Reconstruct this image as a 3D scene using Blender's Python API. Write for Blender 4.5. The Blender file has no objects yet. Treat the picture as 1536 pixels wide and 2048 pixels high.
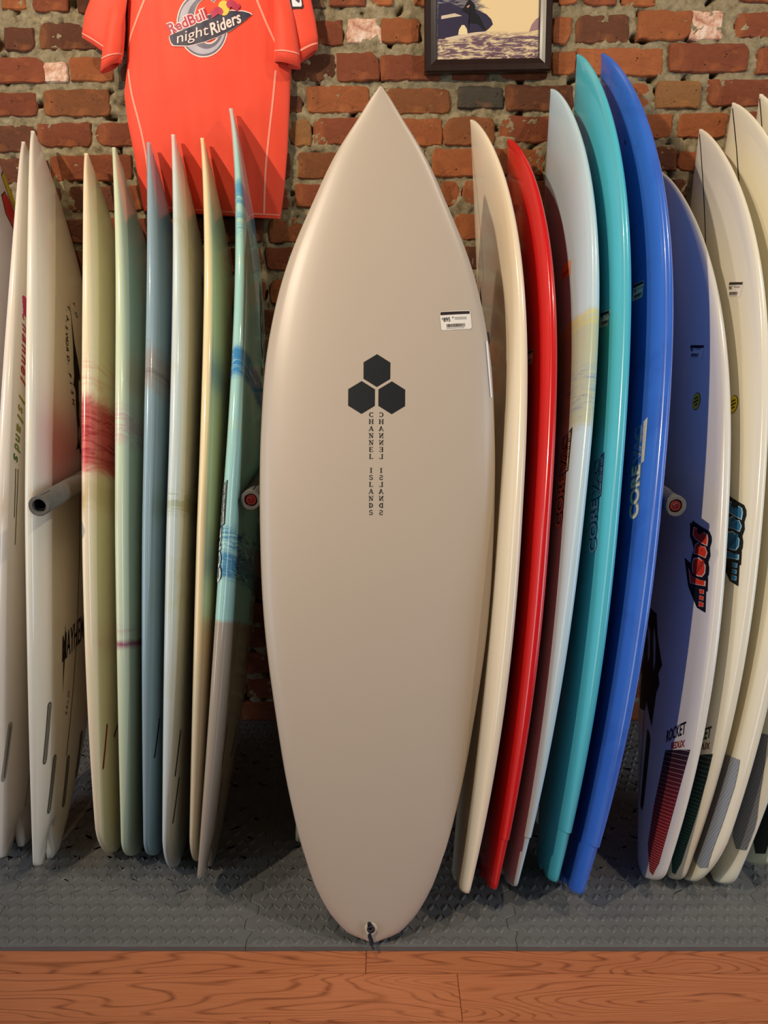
import bpy, bmesh, math, random
from math import pi, sin, cos, radians as RD
from mathutils import Vector, Matrix, noise
random.seed(7)
C = bpy.context.scene.collection
S = bpy.context.scene

# ------------------------------------------------------------------ camera
cam = bpy.data.objects.new('camera', bpy.data.cameras.new('camera'))
C.objects.link(cam); S.camera = cam
cam.location = (0, 0, 1.25); cam.rotation_euler = (RD(77), 0, 0)
cam.data.sensor_fit = 'VERTICAL'; cam.data.sensor_height = 32
cam.data.lens = 32*1650/2048; cam.data.clip_start = .05

# ------------------------------------------------------------------ world, lights, exposure
wd = bpy.data.worlds.new('room_light'); S.world = wd; wd.use_nodes = True
bg = wd.node_tree.nodes['Background']
bg.inputs[0].default_value = (1.0, .93, .84, 1); bg.inputs[1].default_value = .045
S.view_settings.view_transform = 'Standard'; S.view_settings.look = 'None'
S.view_settings.gamma = 1; S.view_settings.exposure = 0.12; S.view_settings.use_curve_mapping = False

def lamp(name, kind, loc, target, power, col, **kw):
    l = bpy.data.lights.new(name, kind); l.energy = power; l.color = col
    for k, v in kw.items(): setattr(l, k, v)
    o = bpy.data.objects.new(name, l); C.objects.link(o); o.location = loc
    o.rotation_euler = (Vector(target)-Vector(loc)).to_track_quat('-Z', 'Y').to_euler()
    return o
WARM = (1.0, .83, .62); COOL = (.72, .84, 1.0)
# ceiling track heads above and in front of the rack
lamp('track_lamp', 'SPOT', (-1.9, -.35, 3.0), (.0, 2.15, 1.6), 300, WARM, spot_size=RD(72), spot_blend=1.0, shadow_soft_size=.03)
lamp('track_lamp', 'SPOT', (-.95, 1.4, 3.0), (.2, 2.3, 1.5), 42, WARM, spot_size=RD(100), spot_blend=.6, shadow_soft_size=.03)
lamp('track_lamp', 'SPOT', (1.5, 1.1, 3.0), (.6, 2.3, 1.6), 62, WARM, spot_size=RD(95), spot_blend=.6, shadow_soft_size=.03)
# daylight from the shop windows at both ends of the room
lamp('window_daylight', 'AREA', (2.9, .25, 1.25), (.4, 1.8, .7), 38, COOL, shape='RECTANGLE', size=1.4, size_y=1.9)
lamp('window_daylight', 'AREA', (-2.9, .25, 1.25), (-.4, 1.8, .7), 30, COOL, shape='RECTANGLE', size=1.4, size_y=1.9)

# ------------------------------------------------------------------ helpers
def lin(c):
    f = lambda x: x/12.92 if x <= .04045 else ((x+.055)/1.055)**2.4
    return tuple(f(v/255) for v in c)+(1,)

def tag(o, label=None, cat=None, group=None, kind=None):
    for k, v in (('label', label), ('category', cat), ('group', group), ('kind', kind)):
        if v: o[k] = v
    return o

def thing(name, loc=(0, 0, 0), **kw):
    o = bpy.data.objects.new(name, None); C.objects.link(o); o.location = loc
    o.empty_display_size = .05
    return tag(o, **kw)

def link(name, me, m=None, parent=None, smooth=False):
    if isinstance(me, bmesh.types.BMesh):
        bm = me; me = bpy.data.meshes.new(name); bm.to_mesh(me); bm.free()
    if m: me.materials.clear(); me.materials.append(m)
    if smooth:
        for p in me.polygons: p.use_smooth = True
    o = bpy.data.objects.new(name, me); C.objects.link(o)
    if parent: o.parent = parent
    return o

def pydata(name, v, f, m=None, parent=None, smooth=False):
    me = bpy.data.meshes.new(name); me.from_pydata(v, [], f); me.update()
    return link(name, me, m, parent, smooth)

class NT:
    def __init__(s, name):
        s.m = bpy.data.materials.new(name); s.m.use_nodes = True
        s.t = s.m.node_tree; s.b = s.t.nodes['Principled BSDF']
    def n(s, typ, **kw):
        nd = s.t.nodes.new('ShaderNode'+typ)
        for k, v in kw.items(): setattr(nd, k, v)
        return nd
    def l(s, a, b): s.t.links.new(a, b)
    def val(s, op, a, b=None, clamp=False):
        nd = s.n('Math', operation=op, use_clamp=clamp)
        for i, x in enumerate((a, b)):
            if x is None: continue
            if isinstance(x, (int, float)): nd.inputs[i].default_value = x
            else: s.l(x, nd.inputs[i])
        return nd.outputs[0]
    def mix(s, f, a, b, mode='MIX'):
        nd = s.n('Mix', data_type='RGBA', blend_type=mode)
        for i, x in ((0, f), (6, a), (7, b)):
            if isinstance(x, (int, float)): nd.inputs[i].default_value = x
            elif isinstance(x, tuple): nd.inputs[i].default_value = x
            else: s.l(x, nd.inputs[i])
        return nd.outputs[2]
    def coord(s, scale=(1, 1, 1), kind='Object'):
        tc = s.n('TexCoord'); mp = s.n('Mapping'); s.l(tc.outputs[kind], mp.inputs[0])
        mp.inputs['Scale'].default_value = scale
        return mp.outputs[0]
    def noise(s, vec, scale, detail=4, rough=.55, dist=0):
        nd = s.n('TexNoise'); s.l(vec, nd.inputs['Vector'])
        nd.inputs['Scale'].default_value = scale; nd.inputs['Detail'].default_value = detail
        nd.inputs['Roughness'].default_value = rough; nd.inputs['Distortion'].default_value = dist
        return nd.outputs['Fac']
    def ramp(s, f, stops):
        r = s.n('ValToRGB'); s.l(f, r.inputs[0]); e = r.color_ramp.elements
        while len(e) < len(stops): e.new(.5)
        for x, (p, c) in zip(e, stops): x.position = p; x.color = c
        return r.outputs[0]
    def bump(s, h, strength, dist):
        b = s.n('Bump'); b.inputs['Strength'].default_value = strength; b.inputs['Distance'].default_value = dist
        s.l(h, b.inputs['Height']); s.l(b.outputs[0], s.b.inputs['Normal'])
    def base(s, c):
        if isinstance(c, tuple): s.b.inputs['Base Color'].default_value = c
        else: s.l(c, s.b.inputs['Base Color'])
    def rough(s, r, spec=.5, coat=0):
        if isinstance(r, (int, float)): s.b.inputs['Roughness'].default_value = r
        else: s.l(r, s.b.inputs['Roughness'])
        s.b.inputs['Specular IOR Level'].default_value = spec
        s.b.inputs['Coat Weight'].default_value = coat; s.b.inputs['Coat Roughness'].default_value = .08

def plain(name, col, rough=.5, spec=.5, var=.06, scale=60):
    t = NT(name); v = t.noise(t.coord(), scale, 3)
    c = lin(col); d = tuple(max(0, x*(1-var*2)) for x in c[:3])+(1,)
    t.base(t.mix(v, d, c)); t.rough(rough, spec)
    return t.m

_m = {}
def flat(col, rough=.45):
    k = (col, rough)
    if k not in _m: _m[k] = plain('print_colour', col, rough, .4, .02)
    return _m[k]
# ------------------------------------------------------------------ brick wall
WY = 2.42
def wall():
    t = NT('mortar'); v = t.coord()
    c = t.ramp(t.noise(v, 55, 8, .7), [(.30, lin((96, 86, 64))), (.47, lin((158, 144, 114))), (.7, lin((196, 182, 150)))])
    c = t.mix(t.val('MULTIPLY', t.noise(v, 9, 3), .55), c, lin((140, 124, 92)))
    t.base(c); t.rough(.95, .2); t.bump(t.noise(v, 190, 8, .75), .9, .006)
    X0, X1, Z1 = -1.62, 1.62, 2.75
    nx, nz = 520, 440; vs = []; fs = []
    for j in range(nz+1):
        z = Z1*(j/nz); 
        for i in range(nx+1):
            x = X0+(X1-X0)*i/nx
            p = Vector((x, 0, z))
            d = .006*noise.noise(p*20)+.006*noise.noise(p*62)+.004*noise.noise(p*150)
            pit = noise.noise(p*31+Vector((5, 2, 9)))
            if pit > .36: d -= (pit-.36)*.12
            vs.append((x, WY+.0045-d, z))
    for j in range(nz):
        for i in range(nx):
            a = j*(nx+1)+i; fs.append((a, a+1, a+nx+2, a+nx+1))
    w = pydata('wall_back', vs, fs, t.m, None, True); tag(w, kind='structure', label='rough old brick wall with thick grey mortar behind the rack')
    # brick material, tinted by each brick's own colour
    t = NT('brick_clay'); v = t.coord(); oi = t.n('ObjectInfo')
    n1 = t.noise(v, 26, 6, .6); n2 = t.noise(v, 9, 4, .6, 1.2)
    c = t.mix(t.val('MULTIPLY', n1, .5), oi.outputs['Color'], lin((70, 40, 26)), 'MULTIPLY')
    hi = t.mix(.55, oi.outputs['Color'], lin((205, 128, 70)))
    f = t.ramp(n2, [(.5, (0, 0, 0, 1)), (.72, (1, 1, 1, 1))])
    c = t.mix(t.val('MULTIPLY', f, .5), c, hi)
    dust = t.ramp(t.noise(v, 45, 7, .7), [(.66, (0, 0, 0, 1)), (.8, (1, 1, 1, 1))])
    c = t.mix(t.val('MULTIPLY', dust, .4), c, lin((165, 145, 115)))
    pits = t.ramp(t.noise(v, 120, 2, .5), [(.26, (1, 1, 1, 1)), (.33, (0, 0, 0, 1))])
    c = t.mix(pits, c, lin((38, 24, 16)))
    t.base(c); t.rough(.85, .25); t.bump(t.noise(v, 110, 8, .75), .8, .004)
    clay = t.m
    t = NT('whitewashed_clay'); v = t.coord(); n = t.noise(v, 38, 7, .7)
    t.base(t.ramp(n, [(.34, lin((150, 88, 62))), (.47, lin((196, 152, 128))), (.62, lin((222, 198, 180)))])); t.rough(.9, .2)
    t.bump(n, .8, .004); white = t.m
    cols = dict(r=(140, 76, 50), o=(168, 98, 58), b=(108, 66, 46), ob=(140, 86, 52), t=(158, 112, 68), d=(84, 78, 68), d2=(88, 52, 38), w=(200, 160, 140))
    BR = [(-1007,-948,2055,2113,'o'),(-922,-833,2048,2115,'r'),(-808,-708,2044,2117,'d2'),(-679,-456,2049,2117,'r'),(-430,-227,2051,2120,'b'),(-207,-152,2056,2120,'d'),(-142,-50,2060,2120,'r'),(-30,22,2061,2122,'o'),(81,107,2063,2122,'o'),(134,343,2063,2122,'r'),(363,435,2063,2122,'b'),(461,515,2064,2124,'o'),(524,612,2062,2124,'r'),(630,713,2061,2124,'o'),(932,1063,2070,2129,'r'),(749,880,2084,2127,'b'),(-1145,-1027,1949,2001,'r'),(-1008,-932,1955,2006,'b'),(-915,-752,1958,2019,'b'),(-731,-514,1961,2023,'r'),(-490,-275,1964,2024,'o'),(-255,-111,1967,2026,'r'),(-93,-9,1972,2032,'w'),(-7,93,1973,2031,'o'),(116,214,1973,2032,'r'),(234,426,1973,2033,'b'),(450,496,1972,2033,'o'),(510,648,1975,2038,'b'),(675,816,1981,2048,'o'),(817,895,1983,2049,'w'),(932,1099,1988,2045,'r'),(-1133,-908,1876,1935,'r'),(-907,-854,1878,1924,'w'),(-840,-726,1880,1936,'o'),(-705,-491,1882,1938,'r'),(-471,-278,1882,1941,'b'),(-255,-133,1882,1946,'b'),(-125,-15,1881,1947,'r'),(-8,150,1882,1941,'r'),(183,272,1883,1946,'r'),(310,436,1886,1948,'r'),(451,512,1897,1952,'o'),(518,744,1894,1958,'o'),(763,973,1902,1969,'r'),(999,1162,1898,1961,'r'),(-1156,-940,1793,1849,'r'),(-918,-742,1793,1857,'ob'),(-690,-495,1798,1860,'r'),(-475,-300,1800,1860,'r'),(-280,-224,1804,1843,'b'),(-207,-42,1803,1866,'o'),(-22,176,1799,1860,'ob'),(200,320,1812,1864,'d'),(327,507,1806,1868,'b'),(527,714,1810,1874,'o'),(736,852,1812,1878,'t'),(871,1063,1818,1883,'r'),(-1179,-951,1703,1768,'b'),(-944,-797,1716,1774,'r'),(-783,-595,1718,1774,'r'),(-574,-282,1720,1778,'r'),(-260,-201,1718,1785,'t'),(-191,-18,1722,1786,'r'),(3,157,1720,1784,'o'),(165,298,1721,1788,'ob'),(314,481,1728,1792,'r'),(504,606,1732,1793,'o'),(626,782,1737,1796,'o'),(800,930,1739,1798,'o'),(944,1126,1745,1802,'r'),(-1175,-972,1620,1686,'b'),(-954,-926,1623,1681,'b'),(-916,-693,1629,1693,'r'),(-668,-463,1632,1694,'r'),(-442,-257,1635,1697,'b'),(-233,-86,1636,1698,'ob'),(-66,112,1639,1699,'r'),(135,283,1639,1707,'o'),(296,440,1644,1709,'o'),(460,631,1648,1711,'r'),(651,802,1654,1716,'b'),(805,919,1654,1703,'o'),(938,1136,1658,1720,'r'),(-1198,-1033,1544,1606,'r'),(-1012,-894,1546,1610,'b'),(-880,-728,1549,1612,'b'),(-708,-480,1552,1614,'r'),(-459,-266,1554,1617,'r'),(-243,-66,1560,1618,'r'),(-46,138,1560,1622,'o'),(158,207,1562,1625,'o'),(219,320,1565,1627,'o'),(340,526,1567,1627,'r'),(547,719,1570,1630,'r'),(739,836,1573,1632,'b'),(856,1145,1575,1635,'r'),(-1152,-986,1462,1523,'r'),(-964,-804,1464,1525,'b'),(-783,-568,1464,1528,'r'),(-547,-338,1466,1529,'b'),(-320,-206,1467,1531,'o'),(-185,-11,1470,1533,'r'),(10,176,1472,1536,'r'),(197,392,1475,1538,'o'),(413,600,1478,1541,'r'),(621,794,1480,1544,'b'),(815,1016,1486,1546,'r'),(-1190,-965,1378,1442,'r'),(-944,-741,1381,1443,'b'),(-719,-530,1382,1446,'r'),(-509,-348,1385,1448,'r'),(-331,-250,1392,1451,'r'),(-228,-25,1392,1452,'o'),(-4,185,1394,1454,'r'),(206,381,1397,1456,'b'),(402,591,1400,1459,'r'),(612,815,1402,1462,'r'),(836,1053,1405,1464,'b')]
    # the courses lower down, behind the boards
    z = 1362; k = 0
    while z > 60:
        h = random.randint(58, 65); x = -1600+(k % 2)*90+random.randint(-20, 20)
        while x < 1600:
            wd_ = random.choice((205, 215, 215, 222, 110)) if random.random() < .95 else 150
            BR.append((x, x+wd_, z-h, z, random.choice('rrobb'))); x += wd_+random.randint(14, 24)
        z -= h+random.randint(16, 22); k += 1
    # fill the outer ends and the courses above the frame
    rows = {}
    for b in BR[:118]: rows.setdefault(round((b[2]+b[3])/2/84), []).append(b)
    for r in rows.values():
        lo = min(r); hi_ = max(r, key=lambda b: b[1]); x = lo[0]-20
        while x > -1600: BR.append((x-210, x, lo[2]-random.randint(0, 6), lo[3], random.choice('rrob'))); x -= 232
        x = hi_[1]+18
        while x < 1600: BR.append((x, x+210, hi_[2], hi_[3]-random.randint(0, 5), random.choice('rrob'))); x += 230
    z = 2140
    for k in range(7):
        x = -1600+(k % 2)*100
        while x < 1600:
            BR.append((x, x+212, z, z+62, random.choice('rrobb'))); x += 230
        z += 84
    made = 0; rest = bmesh.new()
    for (x0, x1, z0, z1, c) in BR:
        cx, cz = (x0+x1)/2000, (z0+z1)/2000; hw, hh = (x1-x0)/2000+.0022, (z1-z0)/2000+.0018
        if c == 'w': hw += .003
        if hw < .012: continue
        sd = Vector((cx*13.1, cz*7.7, 3.3)); rag = .0035
        nx_, nz_ = (12, 4) if hw > .05 else (6, 4)
        loop = []
        for i in range(nx_): loop.append((-1+2*i/nx_, -1))
        for i in range(nz_): loop.append((1, -1+2*i/nz_))
        for i in range(nx_): loop.append((1-2*i/nx_, 1))
        for i in range(nz_): loop.append((-1, 1-2*i/nz_))
        crn = [random.uniform(.05, .32)*hh if random.random() < .8 else random.uniform(.4, 1.0)*hh for _ in range(4)]
        def shape(a, b, inset):
            x, zz = a*hw, b*hh
            r = crn[(a > 0)+2*(b > 0)]
            dx, dz = hw-abs(x), hh-abs(zz)
            if dx < r and dz < r:           # round the worn corner
                vx, vz = r-dx, r-dz; l = math.hypot(vx, vz)
                if l > r:
                    kx = vx*r/l; kz = vz*r/l
                    x = math.copysign(hw-r+kx, x); zz = math.copysign(hh-r+kz, zz)
            q = Vector((x*40, zz*40, 0))+sd
            x += rag*noise.noise(q)*1.6; zz += rag*noise.noise(q+Vector((9, 9, 9)))*1.3
            l = math.hypot(x/hw, zz/hh) or 1
            return x-inset*(x/hw)/l, zz-inset*(zz/hh)/l
        tilt_ = random.uniform(-.003, .003); off = random.uniform(-.004, .002)
        vs = []; n = len(loop)
        for ring, (ins, dep) in enumerate(((0, .035), (0, .0035), (.0035, 0), (.013, -.0006))):
            for a, b in loop:
                x, zz = shape(a, b, ins)
                y = dep+off+tilt_*a+(0 if ring == 0 else .0016*noise.noise(Vector((x*60, zz*60, 1))+sd))
                vs.append((x, y, zz))
        fs = []
        for r in range(3):
            for i in range(n):
                j = (i+1) % n; fs.append((r*n+i, r*n+j, (r+1)*n+j, (r+1)*n+i))
        vs.append((0, off-.0008, 0)); fs += [(3*n+i, 3*n+(i+1) % n, 4*n) for i in range(n)]
        if made < 300:
            o = pydata('brick', vs, fs, white if c == 'w' else clay, w)
            o.location = (cx, WY, cz); g = random.uniform(.86, 1.12)
            cc = lin(cols[c]); o.color = (cc[0]*g, cc[1]*g, cc[2]*g, 1); made += 1
            if c != 'w' and random.random() < .5:
                for p in o.data.polygons: p.use_smooth = False
        else:
            bv = [rest.verts.new((q[0]+cx, q[1]+WY, q[2]+cz)) for q in vs]
            for f_ in fs: rest.faces.new([bv[q] for q in f_])
    o = link('brickwork', rest, clay, w); o['kind'] = 'stuff'; cc = lin(cols['r']); o.color = cc
wall()

# ------------------------------------------------------------------ floor planks
def floor():
    sub = bpy.data.meshes.new('floor'); bm = bmesh.new()
    bmesh.ops.create_cube(bm, size=1); bmesh.ops.transform(bm, matrix=Matrix.Translation((0, .72, -.027)) @ Matrix.Diagonal((3.3, 3.45, .03, 1)), verts=bm.verts)
    fl = link('floor', bm, plain('dark_subfloor', (40, 26, 18), .9)); tag(fl, kind='structure', label='red oak plank floor in front of the rubber mats')
    t = NT('oak_plank'); oi = t.n('ObjectInfo')
    tc = t.n('TexCoord'); cmb = t.n('CombineXYZ'); t.l(t.val('MULTIPLY', oi.outputs['Random'], 37.0), cmb.inputs[1]); t.l(t.val('MULTIPLY', oi.outputs['Random'], 11.0), cmb.inputs[0])
    add = t.n('VectorMath', operation='ADD'); t.l(tc.outputs['Object'], add.inputs[0]); t.l(cmb.outputs[0], add.inputs[1])
    mp = t.n('Mapping'); t.l(add.outputs[0], mp.inputs[0]); mp.inputs['Scale'].default_value = (.85, 8.5, 1)
    big = t.noise(mp.outputs[0], 1.25, 2, .45, .3)
    ring = t.val('PINGPONG', t.val('MULTIPLY', big, 34.0), .5)
    ring = t.val('MULTIPLY', ring, 2.0)
    line = t.ramp(ring, [(0, (1, 1, 1, 1)), (.10, (.7, .7, .7, 1)), (.34, (0, 0, 0, 1))])
    mp2 = t.n('Mapping'); t.l(add.outputs[0], mp2.inputs[0]); mp2.inputs['Scale'].default_value = (9, 220, 1)
    fine = t.noise(mp2.outputs[0], 1.0, 5, .6)
    brk = t.ramp(t.noise(mp2.outputs[0], .5, 3, .5), [(.35, (.35, .35, .35, 1)), (.6, (1, 1, 1, 1))])
    c = t.mix(fine, lin((178, 100, 62)), lin((214, 136, 90)))
    c = t.mix(t.val('MULTIPLY', t.val('MULTIPLY', line, brk), .8), c, lin((124, 62, 34)))
    tint = t.n('HueSaturation'); t.l(c, tint.inputs['Color']); t.l(t.val('ADD', t.val('MULTIPLY', oi.outputs['Random'], .16), .92), tint.inputs['Value'])
    sc = t.ramp(t.noise(t.coord((2, 60, 1)), 1.6, 6, .7), [(.7, (0, 0, 0, 1)), (.8, (1, 1, 1, 1))])
    c = t.mix(t.val('MULTIPLY', sc, .25), tint.outputs[0], lin((214, 170, 140)))
    t.base(c); t.rough(t.val('ADD', t.val('MULTIPLY', fine, .2), .3), .4); t.bump(fine, .12, .001)
    edges = [-.95]; 
    y = 1.378
    while y > -.9: y -= .115
    ys = []
    while y < 2.40: ys.append(y); y += .115
    cache = {}
    def plank(x0, x1, y0, y1):
        g = .0004; bm = bmesh.new()
        bmesh.ops.create_cube(bm, size=1)
        bmesh.ops.transform(bm, matrix=Matrix.Translation((0, 0, -.006)) @ Matrix.Diagonal((x1-x0-2*g, y1-y0-2*g, .0118, 1)), verts=bm.verts)
        top = [e for e in bm.edges if all(v.co.z > -.003 for v in e.verts)]
        bmesh.ops.bevel(bm, geom=top, offset=.0009, segments=2, affect='EDGES')
        o = link('plank', bm, t.m, fl); o.location = ((x0+x1)/2, (y0+y1)/2, 0)
    for r, y in enumerate(ys):
        y1 = min(y+.115, 2.414)
        if abs(y-1.378) < .01: js = [-1.62, -.036, 1.3]
        elif abs(y-1.263) < .01: js = [-1.62, .144, 1.62]
        else:
            js = [-1.62]; x = -1.62+random.uniform(.3, 1.1)
            while x < 1.4: js.append(x); x += random.uniform(.8, 1.4)
        js = js if js[-1] > 1.6 else js+[1.62]
        for a, b in zip(js, js[1:]): plank(a, b, y, y1)
floor()

# ------------------------------------------------------------------ interlocking rubber mats
def mats():
    t = NT('grey_foam_rubber'); v = t.coord()
    c = t.mix(t.noise(v, 6, 4), lin((96, 96, 94)), lin((118, 118, 115)))
    sp = t.ramp(t.noise(v, 160, 2, .5), [(.74, (0, 0, 0, 1)), (.78, (1, 1, 1, 1))])
    c = t.mix(t.val('MULTIPLY', sp, .35), c, lin((190, 180, 165)))
    t.base(c); t.rough(.5, .5); t.bump(t.noise(v, 240, 3), .1, .001); rub = t.m
    W = .553; F0 = 1.4365; D = .553
    def tooth(s, amp=.011, per=.079):
        k = (s/per) % 1
        if k < .25: return amp*(k/.25)*0+(-amp)
        if k < .32: return -amp+2*amp*(k-.25)/.07
        if k < .75: return amp
        if k < .82: return amp-2*amp*(k-.75)/.07
        return -amp
    def fade(i, n): return min(1, max(0, (min(i, n-i)/n-.04)*18))
    def side(x, y0, y1, n=110): return [(x+tooth(y0+(y1-y0)*i/n)*fade(i, n), y0+(y1-y0)*i/n) for i in range(n+1)]
    def across(y, x0, x1, n=110): return [(x0+(x1-x0)*i/n, y+tooth(x0+(x1-x0)*i/n+3)*fade(i, n)) for i in range(n+1)]
    words = [['fourth', 'leftmost'], ['second from left'], ['third from left'], ['fourth from left'], ['rightmost']]
    cols = [-1.388+W*i for i in range(6)]
    labels = ['grey diamond-tread foam mat, front row, leftmost, under the far left boards', 'grey diamond-tread foam mat, front row, left of the big pale board',
              'grey diamond-tread foam mat, front row, under the big pale board tail', 'grey diamond-tread foam mat, front row, in front of the blue board tail',
              'grey diamond-tread foam mat, front row, at the right edge']
    lab2 = ['back row foam mat against the wall, leftmost', 'back row foam mat against the wall, behind the thin left boards', 'back row foam mat against the wall, behind the big pale board',
            'back row foam mat against the wall, behind the white decks at right', 'back row foam mat against the wall, at the right edge']
    for row, (y0, y1) in enumerate(((F0, F0+D), (F0+D, 2.412))):
        for i in range(5):
            x0, x1 = cols[i], cols[i+1]; g = .0006
            fr = [(x0+(x1-x0)*k/40, y0+(.0006 if row else 0)+.0012*noise.noise(Vector((x0*9+k*.4, 1, 0)))) for k in range(41)] if row == 0 else [(a, b+g) for a, b in across(y0, x0, x1)]
            ri = [(a-g, b) for a, b in side(x1, y0, y1)]
            bk = ([(a, b-g) for a, b in across(y1, x0, x1)] if row == 0 else [(x0, y1), (x1, y1)])[::-1]
            le = [(a+g, b) for a, b in side(x0, y0, y1)][::-1]
            cx, cy = (x0+x1)/2, (y0+y1)/2
            root = thing('foam_mat', (cx, cy, 0), label=(labels if row == 0 else lab2)[i], cat='mat', group='interlocking foam floor mats')
            # a patch stretched between the four toothed edges
            def samp(e, u):
                f = u*(len(e)-1); k = min(len(e)-2, int(f)); r = f-k; return (e[k][0]+(e[k+1][0]-e[k][0])*r, e[k][1]+(e[k+1][1]-e[k][1])*r)
            N = 100; vs = []; fs = []
            Fb, Bb, Lb, Rb = fr, bk[::-1], le[::-1], ri
            for b_ in range(N+1):
                v_ = b_/N; l_, r_ = samp(Lb, v_), samp(Rb, v_)
                for a_ in range(N+1):
                    u_ = a_/N; f_, k_ = samp(Fb, u_), samp(Bb, u_)
                    p = [(1-v_)*f_[q]+v_*k_[q]+(1-u_)*l_[q]+u_*r_[q]-((1-u_)*(1-v_)*Fb[0][q]+u_*(1-v_)*Fb[-1][q]+(1-u_)*v_*Bb[0][q]+u_*v_*Bb[-1][q]) for q in (0, 1)]
                    rim = a_ in (0, N) or b_ in (0, N); vs.append((p[0]-cx, p[1]-cy, .0108 if rim else .0118))
            for b_ in range(N):
                for a_ in range(N): q = b_*(N+1)+a_; fs.append((q, q+1, q+N+2, q+N+1))
            loop = [a_ for a_ in range(N+1)]+[(k_+1)*(N+1)+N for k_ in range(N)]+[N*(N+1)+N-1-a_ for a_ in range(N)]+[(N-1-k_)*(N+1) for k_ in range(N-1)]
            n0 = len(vs); vs += [(vs[q][0], vs[q][1], .0006) for q in loop]; m_ = len(loop)
            for k_ in range(m_): fs.append((loop[k_], n0+k_, n0+(k_+1) % m_, loop[(k_+1) % m_]))
            pydata('mat_body', vs, fs, rub, root)
            # raised treads
            vs = []; fs = []; px, py = .0292, .0330
            def loz(x, y, ang, L, Wd, H):
                if not (x0+.012 < x < x1-.012 and y0+.008 < y < y1-.010): return
                ca, sa = cos(ang), sin(ang); b0 = len(vs); prof = [(-1, 0), (-.6, .75), (0, 1), (.6, .75), (1, 0), (.6, -.75), (0, -1), (-.6, -.75)]
                for sc, z in ((1, .0116), (.62, .0116+H)):
                    for a, b in prof:
                        u, w_ = a*L/2*(sc+.25*(sc < 1)), b*Wd/2*sc; vs.append((x-cx+u*ca-w_*sa, y-cy+u*sa+w_*ca, z))
                for k in range(8):
                    j = (k+1) % 8; fs.append((b0+k, b0+j, b0+8+j, b0+8+k))
                fs.append(tuple(b0+8+k for k in range(8)))
            iy0, iy1 = int(y0/py)-1, int(y1/py)+2
            for iy in range(iy0, iy1):
                for ix in range(int(x0/px)-2, int(x1/px)+3):
                    ox = (iy % 2)*px/2
                    loz(ix*px+ox, iy*py, RD(60), .027, .0105, .0022)
                    loz(ix*px+ox+px*.5, iy*py+py*.02, RD(124), .023, .0048, .0017)
            o = pydata('tread', vs, fs, rub, root, True); o['kind'] = 'stuff'
mats()
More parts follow.
